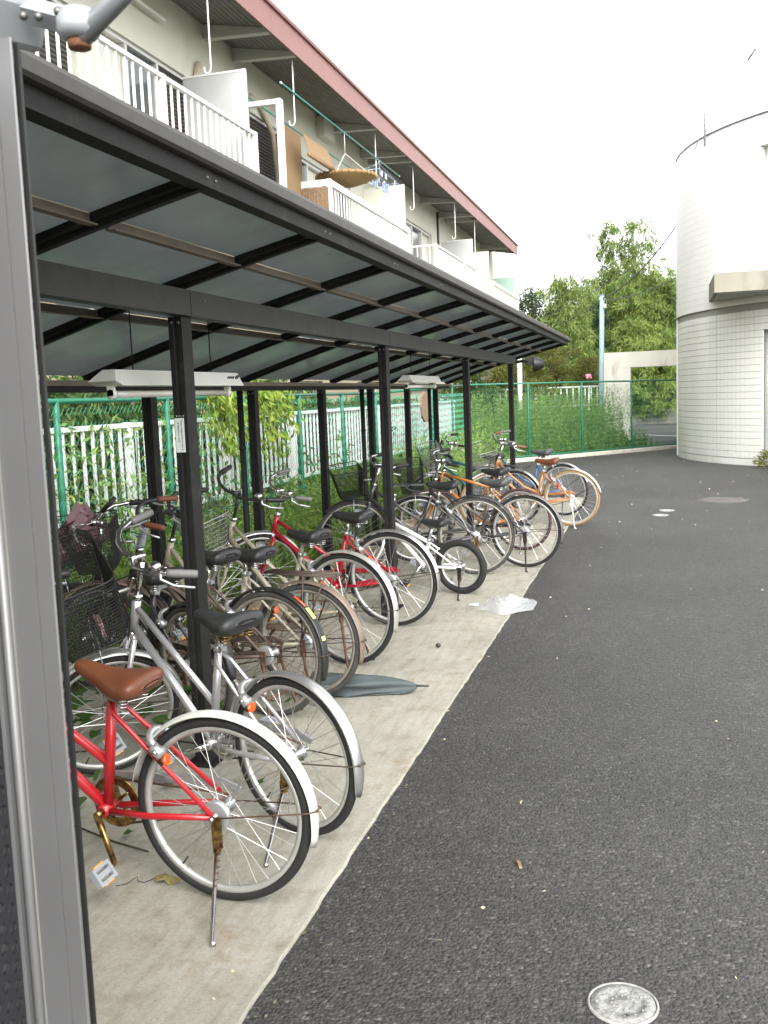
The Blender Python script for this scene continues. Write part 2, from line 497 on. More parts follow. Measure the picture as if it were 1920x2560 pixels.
def obj(name, me, parent=None, loc=None, rot=None):
    o = bpy.data.objects.new(name, me)
    COL.objects.link(o)
    if parent: o.parent = parent
    if loc is not None: o.location = loc
    if rot is not None: o.rotation_euler = rot
    return o
def tag(o, label=None, cat=None, group=None, kind=None):
    if label: o['label'] = label
    if cat: o['category'] = cat
    if group: o['group'] = group
    if kind: o['kind'] = kind
    return o
def thing(name, label, cat, group=None, loc=(0, 0, 0), rot=(0, 0, 0)):
    o = bpy.data.objects.new(name, None)
    COL.objects.link(o)
    o.empty_display_size = 0.1
    o.location = loc; o.rotation_euler = rot
    return tag(o, label, cat, group)
def copy_tree(o, parent=None):
    c = o.copy(); COL.objects.link(c); c.parent = parent
    for ch in list(o.children): copy_tree(ch, c)
    return c

def np_mesh(name, V, F, material, smooth=False):
    me = bpy.data.meshes.new(name)
    nv, nf, k = len(V), len(F), F.shape[1]
    me.vertices.add(nv); me.vertices.foreach_set('co', np.ascontiguousarray(V, dtype=np.float32).ravel())
    me.loops.add(nf * k); me.loops.foreach_set('vertex_index', np.ascontiguousarray(F, dtype=np.int32).ravel())
    me.polygons.add(nf)
    me.polygons.foreach_set('loop_start', np.arange(0, nf * k, k, dtype=np.int32))
    me.polygons.foreach_set('use_smooth', np.full(nf, smooth))
    me.materials.append(MATS[material])
    me.update(calc_edges=True)
    return me
def leaf_mesh(name, P, D, length, width, material, fold=0.25):
    """one bent four-cornered leaf at every point of P pointing along D"""
    n = len(P)
    D = D / (np.linalg.norm(D, axis=1, keepdims=True) + 1e-9)
    A = rng.normal(size=(n, 3)); S = np.cross(D, A); S /= (np.linalg.norm(S, axis=1, keepdims=True) + 1e-9)
    Nn = np.cross(S, D)
    L = np.broadcast_to(np.asarray(length, float).reshape(-1, 1), (n, 1)); W = np.broadcast_to(np.asarray(width, float).reshape(-1, 1), (n, 1))
    mid = P + D * L * 0.45 + Nn * W * fold
    V = np.stack([P, mid - S * W * 0.5, P + D * L - Nn * W * fold, mid + S * W * 0.5], 1).reshape(-1, 3)
    F = (np.arange(n)[:, None] * 4 + np.array([0, 1, 2, 3])[None])
    return np_mesh(name, V, F, material)
def rand_dirs(n, up=0.0, spread=1.0):
    d = rng.normal(size=(n, 3)) * spread
    d[:, 2] += up
    return d
def grass_mesh(name, P, h, w, material, lean=0.35):
    n = len(P)
    a = rng.uniform(0, 2 * PI, n); S = np.stack([np.cos(a), np.sin(a), np.zeros(n)], 1)
    b = rng.uniform(0, 2 * PI, n); B = np.stack([np.cos(b), np.sin(b), np.zeros(n)], 1) * (rng.uniform(0.1, 1, n) * lean)[:, None]
    H = np.asarray(h)[:, None]; W = np.asarray(w)[:, None] if np.ndim(w) else w
    up = np.array([0, 0, 1.0])
    V = np.stack([P - S * W / 2, P + S * W / 2, P + up * H * 0.55 + B * H * 0.35 + S * W * 0.4, P + up * H + B * H, P + up * H * 0.55 + B * H * 0.35 - S * W * 0.4], 1).reshape(-1, 3)
    F = (np.arange(n)[:, None] * 5 + np.array([0, 1, 2, 3, 4])[None])
    return np_mesh(name, V, F, material)
def sheet(name, pts, z, material):
    me = bpy.data.meshes.new(name)
    me.from_pydata([(x, y, z) for x, y in pts], [], [tuple(range(len(pts)))])
    me.materials.append(MATS[material]); me.update()
    return tag(obj(name, me), kind='structure')

# ------------------------------------------------------------------ ground
sheet('ground', [(-400, -150), (400, -150), (400, 500), (-400, 500)], -0.030, 'land')
FA, FB = Vector((-4.07, 21.44, 0)), Vector((0.40, 26.31, 0))       # far fence line
fd = (FB - FA).normalized(); fn = Vector((-fd.y, fd.x, 0))          # fn points away from the camera
e0 = FA - fn * 0.10; e1 = FB - fn * 0.10 + fd * 12
sheet('asphalt_yard', [(-1.09, -6), (14, -6), (14, e1.y), (e1.x, e1.y), (e0.x + 0.02, e0.y + 0.02), (e0.x - 0.1, 14.9), (-1.09, 14.9)], 0.0, 'asphalt')
sheet('soil_strip', [(-6.3, -4), (-3.18, -4), (-3.18, 14.85), (-4.05, 14.85), (-4.05, 21.5), (-6.3, 24)], -0.012, 'soil')

# concrete slab under the shelter, cast in bays
slab = MB()
sb = tag(MB().bounds((-3.2, -3.0, -0.15), (-1.09, 14.75, -0.004)).build('bicycle_slab', 'slab_edge'), kind='structure')
ys = [-3.0, 1.55, 6.05, 10.55, 14.72]
for y0, y1 in zip(ys, ys[1:]):
    m = MB()
    x0, x1 = -3.19, -1.052
    fr_ = []
    n_ = int((y1 - y0) / 0.06)
    for i_ in range(n_ + 1):
        yy = y0 + 0.003 + (y1 - y0 - 0.006) * i_ / n_
        fr_.append(((random.uniform(-0.005, 0.003) if 0 < i_ < n_ else 0, yy, 0), (1, 0, 0), (0, 0, 1)))
    prof = [(x0, -0.003), (x0, 0.008), (x1 - 0.012, 0.008), (x1 - 0.004, 0.004), (x1, -0.05), (x1 - 0.06, -0.05)]
    m.sweep(fr_, prof, smooth=False)
    m.build('slab_bay', 'slab_concrete', sb)
# kerb at the foot of the far fence
kb = thing('kerb', None, None); kb['kind'] = 'structure'
LF = (FB - FA).length
k = 0
s = 0.0
while s < LF - 0.1:
    L_ = min(0.6, LF - s)
    m = MB()
    a = FA + fd * (s + 0.004); b_ = FA + fd * (s + L_ - 0.004)
    prof = [(-0.10, -0.1), (-0.10, 0.07), (-0.085, 0.085), (0.06, 0.085), (0.06, -0.1)]
    m.sweep([(a, fn, (0, 0, 1)), (b_, fn, (0, 0, 1))], prof, smooth=False)
    m.build('kerb_stone', 'kerb', kb)
    s += 0.6
# street beyond the fence
sheet('road', [(-1.62, 28.2), (16, 28.2), (26, 43.9), (-4, 43.9)], -0.008, 'road')
sheet('road_marking', [(-2.06, 36.25), (-1.95, 36.32), (2.6, 29.63), (2.49, 29.56)], -0.003, 'road_paint')

# ------------------------------------------------------------------ bicycle shelter
SH = thing('bicycle_shelter', 'dark bronze bicycle shelter with a curved sheet roof on slim posts', 'shelter')
def arch(x):
    """underside of the rafters: parabola through the gutter, the beam and the front edge"""
    (x0, z0), (x1, z1), (x2, z2) = (-3.09, 1.745), (-1.95, 2.085), (-1.263, 2.252)
    return (z0 * (x - x1) * (x - x2) / ((x0 - x1) * (x0 - x2)) + z1 * (x - x0) * (x - x2) / ((x1 - x0) * (x1 - x2))
            + z2 * (x - x0) * (x - x1) / ((x2 - x0) * (x2 - x1)))
RY = [3.85 + 1.0667 * k_ for k_ in range(-2, 11)]
Y0, Y1 = RY[0], RY[-1]
FPY = [3.85, 7.05, 10.25, 13.45]
RPY = [2.25, 3.85, 5.45, 7.05, 8.65, 10.25, 11.85, 13.45]
def arch_frames(xa, xb, n, y, up=0.0):
    fr = []
    for i in range(n + 1):
        x = xa + (xb - xa) * i / n
        s_ = (arch(x + 0.001) - arch(x - 0.001)) / 0.002
        nn = Vector((-s_, 0, 1)).normalized()
        fr.append((Vector((x, y, arch(x))) + nn * up, (0, 1, 0), nn))
    return fr
# rafters: a broad flange with a narrow rib below it
raf = MB()
raf.sweep(arch_frames(-3.10, -1.30, 16, 0, 0.0), [(-0.050, 0.016), (-0.050, 0.040), (0.050, 0.040), (0.050, 0.016), (0.016, 0.016), (0.016, 0.0), (-0.016, 0.0), (-0.016, 0.016)], smooth=False)
rme = raf.mesh('rafter', 'bronze')
for y in RY: obj('rafter', rme, SH, loc=(0, y, 0))
# roof sheets, three to a bay
def panel_mesh(xa, xb, w):
    m = MB()
    m.sweep(arch_frames(xa, xb, 8, 0, 0.043), [(-w / 2, 0), (-w / 2, 0.004), (w / 2, 0.004), (w / 2, 0)], smooth=False)
    return m.mesh('roof_panel', 'roof_sheet')
w_ = 1.0667 - 0.012
pm = [panel_mesh(-3.10, -2.345, w_), panel_mesh(-2.325, -1.695, w_), panel_mesh(-1.675, -1.29, w_)]
for y0, y1 in zip(RY, RY[1:]):
    for p_ in pm: obj('roof_panel', p_, SH, loc=(0, (y0 + y1) / 2, 0))
# purlin pieces between the rafters
for px in (-1.685, -2.335):
    m = MB()
    m.box((0, 0, 0), (0.012, 1.0667 - 0.104, 0.034)); m.box((0.016, 0, -0.018), (0.034, 1.0667 - 0.104, 0.004))
    pme = m.mesh('purlin', 'purlin')
    for y0, y1 in zip(RY, RY[1:]): obj('purlin', pme, SH, loc=(px, (y0 + y1) / 2, arch(px) + 0.022))
# front edge, beam, gutter
m = MB()
m.sweep([((0, Y0 - 0.06, 0), (1, 0, 0), (0, 0, 1)), ((0, Y1 + 0.06, 0), (1, 0, 0), (0, 0, 1))],
        [(-1.305, 2.292), (-1.268, 2.292), (-1.258, 2.300), (-1.256, 2.330), (-1.262, 2.343), (-1.278, 2.349), (-1.305, 2.349)], smooth=False)
m.build('front_edge', 'bronze_edge_lit', SH)
MB().bounds((-1.350, Y0 - 0.055, 2.240), (-1.292, Y1 + 0.055, 2.2915)).build('edge_channel', 'bronze', SH)
for y0, y1 in zip([Y0 - 0.02] + FPY, FPY + [Y1 - 0.95]):
    MB().bounds((-1.985, y0 + 0.002, 1.972), (-1.915, y1 - 0.002, 2.080)).build('beam', 'bronze_lit', SH)
MB().bounds((-3.115, Y0 - 0.05, 1.722), (-3.02, Y1 + 0.05, 1.752)).build('rear_rail', 'purlin', SH)
m = MB()
m.sweep([((0, Y0 - 0.08, 0), (1, 0, 0), (0, 0, 1)), ((0, Y1 + 0.08, 0), (1, 0, 0), (0, 0, 1))],
        [(-3.20, 1.69), (-3.05, 1.69), (-3.05, 1.72), (-3.19, 1.72), (-3.19, 1.76), (-3.20, 1.76)], smooth=False)
m.build('gutter', 'bronze', SH)
# posts with a groove down the front
def post_mesh(w, d, h, nm):
    g = 0.012
    prof = [(-w / 2, -d / 2), (-g / 2 - 0.004, -d / 2), (-g / 2, -d / 2 + 0.006), (g / 2, -d / 2 + 0.006), (g / 2 + 0.004, -d / 2), (w / 2, -d / 2), (w / 2, d / 2), (-w / 2, d / 2)]
    m = MB()
    m.sweep([((0, 0, 0.0), (1, 0, 0), (0, 1, 0)), ((0, 0, h), (1, 0, 0), (0, 1, 0))], prof, smooth=False)
    return m.mesh(nm, 'bronze')
fpm, rpm = post_mesh(0.062, 0.09, 1.970, 'front_post'), post_mesh(0.062, 0.075, 1.688, 'rear_post')
bolt = MB(); bolt.lathe([(0, -0.004), (0.006, -0.004), (0.007, 0.0)], 8, 'y'); bme = bolt.mesh('bolt', 'bolt')
base = MB(); base.bounds((-0.07, -0.08, 0.009), (0.07, 0.08, 0.017)); bsm = base.mesh('base_plate', 'bronze')
for y in FPY:
    fp = obj('front_post', fpm, SH, loc=(-1.972, y, 0.0))
    obj('base_plate', bsm, fp)
    for dx in (-0.016, 0.016): obj('bolt', bme, fp, loc=(dx, -0.045, 1.945))
for y in RPY:
    rp_ = obj('rear_post', rpm, SH, loc=(-3.03, y, 0.0))
    obj('base_plate', bsm, rp_)
    for dx in (-0.016, 0.016): obj('bolt', bme, rp_, loc=(dx, -0.0375, 1.665))
for y in (7.05, 10.25, 13.45):       # rain pipes
    m = MB()
    m.tube([(-3.10, y - 0.085, 1.69), (-3.10, y - 0.085, 0.10), (-3.13, y - 0.085, 0.03)], 0.024, 10)
    for z_ in (0.55, 1.25): m.lathe([(0.025, -0.012), (0.029, -0.012), (0.029, 0.012), (0.025, 0.012)], 10, 'z', (-3.10, y - 0.085, z_))
    m.build('rain_pipe', 'bronze', SH)
# screws in the front edge near each rafter, and on the beam
sc_ = MB(); sc_.lathe([(0, 0.004), (0.005, 0.004), (0.006, 0.0)], 8, 'x'); scm = sc_.mesh('screw', 'bolt')
for y in RY[:9]:
    for dy in (-0.03, 0.03): obj('screw', scm, SH, loc=(-1.2915, y + dy, 2.266))
for y in (RY[0] + 0.1, 6.9, 7.1, 7.14, 7.35): obj('screw', scm, SH, loc=(-1.2555, y, 2.32))
for y in (3.98, 7.2, 10.4): obj('screw', scm, SH, loc=(-1.914, y, 2.045))
# notice on the first post: printed strip with two columns of small glyphs
fp0 = [o for o in SH.children if o.name.startswith('front_post')][0]
m = MB(); m.bounds((-0.027, -0.0485, 1.398), (0.015, -0.0452, 1.544)); nt_ = m.build('notice', 'label_paper', fp0)
tag(nt_, 'pale printed notice with two columns of small dark writing')
m = MB()
rr = random.Random(5)
def glyph(m, cx, cz, s_, y):
    for _ in range(4):
        if rr.random() < 0.5: m.bounds((cx - s_ * rr.uniform(.3, .5), y - 0.0006, cz + s_ * rr.uniform(-.45, .4)), (cx + s_ * rr.uniform(.25, .5), y, cz + s_ * rr.uniform(-.45, .4) + 0.0012))
        else:
            x_ = cx + s_ * rr.uniform(-.4, .4); m.bounds((x_, y - 0.0007, cz - s_ * rr.uniform(.2, .5)), (x_ + 0.0016, y - 0.0001, cz + s_ * rr.uniform(.2, .5)))
for j in range(17): glyph(m, 0.003, 1.534 - j * 0.0078, 0.0058, -0.0487)
for j in range(11): glyph(m, -0.012, 1.522 - j * 0.0078, 0.0058, -0.0487)
m.build('printed_text', 'ink', fp0)
m = MB()
for j in range(4): glyph(m, -0.018 + j * 0.010, 1.553, 0.006, -0.0455)
m.build('stencil_mark', 'label_paper', fp0)
# floodlight bracket on the far end of the beam
fl = thing('floodlight', 'black round floodlight on a bracket at the far end of the shelter beam', 'floodlight', loc=(-1.93, 15.0, 2.02))
m = MB(); m.tube([(-0.02, -1.45, -0.02), (-0.02, 0.0, 0.04), (0.04, 0.03, 0.04)], 0.022, 8); m.build('bracket', 'bronze', fl)
m = MB(); m.lathe([(0.0, 0.12), (0.05, 0.11), (0.085, 0.05), (0.115, -0.02), (0.115, -0.045), (0.105, -0.045), (0.10, -0.02), (0.0, 0.0)], 16, 'x', (0.12, 0.05, -0.02)); m.build('lamp_housing', 'black_plastic', fl)
m = MB(); m.box((0.02, 0.05, 0.03), (0.12, 0.14, 0.12)); m.build('ballast_box', 'black_plastic', fl)

# ------------------------------------------------------------------ fluorescent lamps
def fluorescent(label, y0, y1, x, z, marks):
    t = thing('fluorescent_lamp', label, 'lamp', 'fluorescent lamps under the shelter roof', loc=(x, (y0 + y1) / 2, z))
    h = (y1 - y0) / 2
    m = MB()
    prof = [(-0.03, 0.105), (0.03, 0.105), (0.062, 0.045), (0.066, 0.036), (0.02, 0.040), (-0.02, 0.040), (-0.066, 0.036), (-0.062, 0.045)]
    m.sweep([((0, -h + 0.06, 0), (1, 0, 0), (0, 0, 1)), ((0, h, 0), (1, 0, 0), (0, 0, 1))], prof, smooth=False)
    # sloped near end
    m.add([(-0.03, -h + 0.06, 0.105), (0.03, -h + 0.06, 0.105), (0.066, -h + 0.06, 0.036), (-0.066, -h + 0.06, 0.036), (0.066, -h - 0.0, 0.055), (-0.066, -h - 0.0, 0.055)],
          [(0, 1, 4, 5), (1, 2, 4), (0, 5, 3), (3, 5, 4, 2)])
    m.build('housing', 'white_enamel', t)
    for s_ in (-1, 1):
        m = MB(); m.box((0, s_ * (h - 0.07), 0.018), (0.03, 0.02, 0.05)); m.cyl((0, s_ * (h - 0.06), 0.0), (0, s_ * (h - 0.09), 0.0), 0.021, 14); m.build('lamp_holder', 'white_enamel', t)
    MB().cyl((0, -h + 0.09, 0), (0, h - 0.09, 0), 0.0155, 14).build('tube', 'tube_glass', t)
    for s_ in (-0.6, 0.6): MB().cyl((0, h * s_, 0.105), (0, h * s_, arch(x) - z + 0.02), 0.003, 6).build('hanger_rod', 'bronze', t)
    if marks:
        m = MB(Matrix(((0, -1, 0, 0.0), (1, 0, 0, 0), (0, 0, 1, 0), (0, 0, 0, 1))))
        for j in range(4): m.box((h - 0.16 + j * 0.022, -0.0478, 0.0755), (0.012, 0.003, 0.02), Matrix.Rotation(rad(28), 3, 'X'))
        m.box((h - 0.05, -0.0478, 0.0755), (0.035, 0.003, 0.034), Matrix.Rotation(rad(28), 3, 'X'))
        m.build('printed_text', 'ink', t)
    return t
fluorescent('white fluorescent lamp hanging beside the first shelter post', 3.66, 4.97, -2.25, 1.655, True)
fluorescent('white fluorescent lamp hanging deep under the shelter beyond the second post', 8.72, 10.02, -2.25, 1.685, False)

# ------------------------------------------------------------------ low timber rails behind the rear wheels
for y0, y1, lab in ((4.6, 7.0, 'weathered timber beam lying on the slab behind the nearer parked bicycles'), (8.2, 11.6, 'weathered timber beam lying on the slab under the farther parked bicycles')):
    t = thing('timber_beam', lab, 'beam', 'timber beams on the slab')
    m = MB(); m.bounds((-2.86, y0, 0.009), (-2.74, y1, 0.10)); m.build('lower_board', 'timber_old', t)
    m = MB(); m.bounds((-2.85, y0 + 0.05, 0.102), (-2.77, y1 - 0.1, 0.16)); m.build('upper_board', 'wood', t)

# ------------------------------------------------------------------ chain link fences
def chain_wire(A, B, h0, h1, pitch=0.056, r=0.0021, tops=None):
    """zigzag wires woven into diamonds between two ground points"""
    A, B = Vector(A), Vector(B)
    d = (B - A); L_ = d.length; d.normalize(); nrm = Vector((-d.y, d.x, 0))
    V, F = [], []
    n = int(L_ / pitch)
    rows = int((h1 - h0) / (pitch * 0.98))
    tri = [(math.cos(a), math.sin(a)) for a in (0, 2.094, 4.189)]
    for i in range(n):
        b = len(V)
        s0 = i * pitch
        for k_ in range(rows + 1):
            s_ = s0 + (pitch * 1.04 if k_ % 2 else 0)
            off = r * 1.2 if k_ % 2 else -r * 1.2
            c = A + d * s_ + Vector((0, 0, h0 + k_ * pitch * 0.98)) + nrm * off
            for (a1, a2) in tri: V.append(c + d * (a1 * r) + nrm * (a2 * r))
        for k_ in range(rows):
            q = b + k_ * 3
            for j in range(3):
                j2 = (j + 1) % 3
                F.append((q + j, q + j2, q + 3 + j2, q + 3 + j))
    return np_mesh('wire_mesh', np.array([tuple(p) for p in V]), np.array(F), 'fence_wire')
def chain_fence(label, A, B, h0, hA, hB, spacing, skip_first=False, wr=0.0021):
    A, B = Vector(A), Vector(B)
    t = thing('chain_link_fence', label, 'fence', 'green chain link fences')
    d = B - A; L_ = d.length; d.normalize()
    n = max(1, round(L_ / spacing))
    pm_ = MB(); pm_.tube([(0, 0, 0), (0, 0, 1.0)], 0.024, 10); pme = pm_.mesh('fence_post', 'fence_green')
    for i in range(1 if skip_first else 0, n + 1):
        p = A + d * (L_ * i / n)
        h = hA + (hB - hA) * i / n
        o = obj('fence_post', pme, t, loc=(p.x, p.y, -0.02)); o.scale = (1, 1, h + 0.02)
    m = MB(); m.tube([A + Vector((0, 0, hA)), B + Vector((0, 0, hB))], 0.021, 8); m.build('top_rail', 'fence_green', t)
    m = MB(); m.tube([A + Vector((0, 0, h0 + 0.02)), B + Vector((0, 0, h0 + 0.02))], 0.015, 8); m.build('bottom_rail', 'fence_green', t)
    off = Vector((-d.y, d.x, 0)) * (-0.026)
    w = obj('wire_mesh', chain_wire(A + off, B + off, h0, min(hA, hB), r=wr), t); w['kind'] = 'stuff'
    return t
chain_fence('green chain link fence running along behind the bicycle shelter', (-4.07, 1.2, 0), (-4.07, 14.02, 0), 0.02, 1.655, 1.66, 1.6)
chain_fence('green chain link fence beyond the shelter where it rises to the corner', (-4.07, 14.03, 0), FA, 0.02, 1.66, 1.79, 1.85, skip_first=True, wr=0.0028)
chain_fence('green chain link fence across the far end in front of tall weeds', FA + fd * 0.03, FB, 0.10, 1.79, 1.74, 1.62, skip_first=True, wr=0.0034)

# ------------------------------------------------------------------ white picket fence behind it
wf = thing('picket_fence', 'white metal picket fence overgrown by plants behind the green fence', 'fence')
WX = -4.36
pk = MB(); pk.box((0, 0, 0.39), (0.022, 0.022, 0.78)); pkm = pk.mesh('picket', 'fence_white')
y = 3.2
i = 0
while y < 21.2:
    if i % 14 == 3:
        MB().bounds((WX - 0.03, y - 0.03, -0.02), (WX + 0.03, y + 0.03, 1.47)).build('post', 'fence_white', wf)
    else:
        obj('picket', pkm, wf, loc=(WX, y, 0.665))
    y += 0.137; i += 1
y = 3.1
while y < 21.0:
    y2 = min(y + 1.92, 21.25)
    MB().bounds((WX - 0.02, y + 0.003, 1.425), (WX + 0.02, y2 - 0.003, 1.465)).build('top_rail', 'fence_white', wf)
    MB().bounds((WX - 0.02, y + 0.003, 0.63), (WX + 0.02, y2 - 0.003, 0.668)).build('bottom_rail', 'fence_white', wf)
    y += 1.92

# ------------------------------------------------------------------ brown board on the fence, old post
b = thing('hanging_board', 'round-bottomed light brown board hung on the chain link fence', 'board')
m = MB()
prof = [(-0.36, 0.16), (-0.42, 0.0), (-0.36, -0.18), (-0.15, -0.29), (0.15, -0.29), (0.36, -0.18), (0.42, 0.0), (0.36, 0.16), (0.12, 0.24), (-0.12, 0.24)]
m.sweep([((-4.02, 17.0, 1.42), (0, 1, 0), (0, 0, 1)), ((-3.99, 17.0, 1.42), (0, 1, 0), (0, 0, 1))], prof, smooth=False)
m.build('board', 'board_brown', b)
m = MB(); m.tube([(-4.0, 16.9, 1.62), (-4.03, 17.0, 1.74), (-4.0, 17.1, 1.62)], 0.004, 5); m.build('cord', 'cable', b)
op = thing('wooden_stake', 'short grey wooden stake standing in the grass beside the white fence', 'stake')
MB().tube([(-4.2, 16.3, -0.02), (-4.19, 16.31, 1.05)], [0.05, 0.045], 7).build('stake', 'timber_old', op)

# ------------------------------------------------------------------ steel gate at the left edge, with door closer
G = thing('steel_gate', 'open grey steel gate with a perforated panel at the left edge of the picture', 'gate')
# the jamb stands beside the camera; the open leaf runs back from it towards the viewer
gx, gy = -0.629, 0.90
m = MB()
prof = [(-0.054, 0.0), (-0.022, 0.0), (-0.0215, 0.0015), (-0.0205, 0.0015), (-0.020, 0.0), (-0.0015, 0.0), (0.0, 0.0015), (-0.004, 0.008), (-0.054, 0.05)]
m.sweep([((gx, gy, 0.0), (1, 0, 0), (0, 1, 0)), ((gx, gy, 1.975), (1, 0, 0), (0, 1, 0))], prof, smooth=False)
m.build('jamb', 'steel_gate', G)
MB().bounds((gx - 0.0035, gy + 0.0085, 0.0), (gx + 0.002, gy + 0.0125, 1.972)).build('jamb_seal', 'black_plastic', G)
MB().cyl((gx - 0.0605, gy - 0.004, 0.0), (gx - 0.0605, gy - 0.004, 1.965), 0.0055, 12).build('hinge_bead', 'steel_gate', G)
P0 = Vector((gx - 0.067, gy, 0.0))
lv = Vector((0.174, -0.985, 0)).normalized(); ln = Vector((0.985, 0.174, 0)).normalized()
def leafbox(m, s0, s1, t0, t1, z0, z1):
    vs = []
    for s_ in (s0, s1):
        for t_ in (t0, t1):
            for z_ in (z0, z1): vs.append(P0 + lv * s_ + ln * t_ + Vector((0, 0, z_)))
    m.add(vs, [(0, 1, 3, 2), (4, 6, 7, 5), (0, 4, 5, 1), (2, 3, 7, 6), (0, 2, 6, 4), (1, 5, 7, 3)])
m = MB(); leafbox(m, 0.0, 0.016, -0.03, 0.0, 0.02, 1.95); m.build('leaf_stile', 'steel_gate', G)
m = MB(); leafbox(m, 0.0165, 0.80, -0.03, 0.0, 1.90, 1.95); m.build('top_rail', 'steel_gate', G)
m = MB(); leafbox(m, 0.0165, 0.80, -0.03, 0.0, 0.02, 0.07); m.build('bottom_rail', 'steel_gate', G)
m = MB(); leafbox(m, 0.766, 0.80, -0.03, 0.0, 0.071, 1.899); m.build('leaf_stile', 'steel_gate', G)
# perforated sheet with real round holes
V, F = [], []
pitch = 0.0225
nz_, ns_ = int(1.80 / pitch), int(0.70 / pitch)
for iz in range(nz_):
    for is_ in range(ns_):
        c0 = 0.018 + (is_ + 0.5) * pitch; cz = 0.075 + (iz + 0.5) * pitch + (pitch / 2 if is_ % 2 else 0)
        b0 = len(V)
        hp = pitch / 2
        outer = [(-hp, -hp), (0, -hp), (hp, -hp), (hp, 0), (hp, hp), (0, hp), (-hp, hp), (-hp, 0)]
        for (a_, b_) in outer: V.append(tuple(P0 + lv * (c0 + a_) + ln * -0.006 + Vector((0, 0, cz + b_))))
        for q in range(8):
            a_ = PI * 1.25 + q * PI / 4
            V.append(tuple(P0 + lv * (c0 + math.cos(a_) * 0.0072) + ln * -0.006 + Vector((0, 0, cz + math.sin(a_) * 0.0072))))
        for q in range(8):
            q2 = (q + 1) % 8
            F.append((b0 + q, b0 + q2, b0 + 8 + q2, b0 + 8 + q))
pf = obj('perforated_panel', np_mesh('perforated_panel', np.array(V), np.array(F), 'steel_gate_dark'), G)
sol = pf.modifiers.new('thickness', 'SOLIDIFY'); sol.thickness = 0.002
# pale sheet added behind the holes to imitate their bright edges
m = MB(); leafbox(m, 0.018, 0.765, -0.0165, -0.0105, 0.072, 1.898); m.build('glint_backing', 'steel_glint', G)
# door closer on the head of the frame
D = thing('door_closer', 'grey hydraulic door closer with folding arm above the gate', 'door closer')
m = MB(); m.box((-0.676, 0.895, 2.012), (0.066, 0.15, 0.052), Matrix.Rotation(rad(-28), 3, 'Z') @ Matrix.Rotation(rad(32), 3, 'Y')); bd = m.build('body', 'closer_paint', D)
bv = bd.modifiers.new('bevel', 'BEVEL'); bv.width = 0.008; bv.segments = 2
m = MB(); m.tube([(-0.615, 0.915, 2.003), (-0.545, 0.90, 1.975)], 0.013, 4); m.build('fore_arm', 'closer_paint', D)
m = MB(); m.tube([(-0.545, 0.895, 1.962), (-0.470, 0.90, 2.018), (-0.40, 0.905, 2.07)], 0.0105, 8); m.build('main_arm', 'closer_paint', D)
m = MB(); m.lathe([(0, 0.018), (0.016, 0.016), (0.021, 0.006), (0.021, -0.006), (0.014, -0.012), (0, -0.012)], 16, 'z', (-0.549, 0.897, 1.972)); m.build('elbow', 'closer_paint', D)
m = MB(); m.lathe([(0, -0.0125), (0.012, -0.0125), (0.011, -0.020), (0, -0.021)], 12, 'z', (-0.549, 0.897, 1.972)); m.build('pivot_bolt', 'rust', D)
for a_, b_ in ((-0.605, 1.988), (-0.588, 1.985), (-0.566, 1.987)): MB().sphere((a_, 0.890, b_), 0.0045, 8, 6).build('screw', 'bolt', D)

# wall added out of view on the left to shade the near slab
gw = thing('shade_wall', 'plain concrete wall added out of view to shade the near slab', 'wall')
MB().bounds((-6.2, 0.92, -0.03), (-0.80, 1.07, 2.15)).build('wall', 'retaining', gw)
MB().bounds((-6.25, 0.89, 2.151), (-0.80, 1.10, 2.22)).build('coping', 'kerb', gw)

# ------------------------------------------------------------------ apartment house on the left
H = thing('apartment_house', 'cream apartment house with white balconies and a red-brown eave', 'house')
XW, XB, XE = -6.35, -5.40, -5.30
HY0, HY1 = -2.0, 39.3
FL3 = 4.22                                  # floor level of the top balconies
ZS = 7.04                                   # soffit height at the wall
# openings in the top-storey wall: (y0, y1, z0, z1)
wins = [(5.2, 10.30, 4.30, 6.10), (10.70, 13.10, 4.30, 6.14), (15.25, 16.95, 4.30, 6.25), (17.2, 20.6, 4.30, 6.05),
        (23.2, 24.75, 4.30, 6.22), (25.1, 28.4, 4.30, 6.18), (33.8, 36.6, 4.30, 6.18)]
def wall_with_openings(xf, th, y0, y1, z0, z1, ops):
    ysx = sorted({y0, y1, *[o_[0] for o_ in ops], *[o_[1] for o_ in ops]})
    zsx = sorted({z0, z1, *[o_[2] for o_ in ops], *[o_[3] for o_ in ops]})
    m = MB()
    for ya, yb in zip(ysx, ysx[1:]):
        run = None
        for za, zb in zip(zsx, zsx[1:]):
            inside = any(o_[0] <= ya and yb <= o_[1] and o_[2] <= za and zb <= o_[3] for o_ in ops)
            if not inside:
                if run is None: run = [za, zb]
                else: run[1] = zb
            if inside and run: m.bounds((xf - th, ya, run[0]), (xf, yb, run[1])); run = None
        if run: m.bounds((xf - th, ya, run[0]), (xf, yb, run[1]))
    return m
wall_with_openings(XW, 0.2, HY0, HY1, FL3 - 0.05, ZS + 0.3, wins).build('wall', 'house_wall', H)
lower = [(y_, y_ + 1.7, z_, z_ + 1.2) for y_ in (5.5, 9.5, 16.5, 20.5, 27.5, 31.5) for z_ in (0.75, 2.55)]
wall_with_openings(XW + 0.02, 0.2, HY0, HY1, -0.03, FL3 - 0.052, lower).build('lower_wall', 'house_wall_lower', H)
MB().bounds((-14.0, HY1 - 0.2, -0.03), (XW - 0.21, HY1, ZS + 0.3)).build('end_wall', 'house_wall', H)
MB().bounds((-14.0, HY0, -0.03), (XW - 0.21, HY0 + 0.2, ZS + 0.3)).build('end_wall', 'house_wall', H)
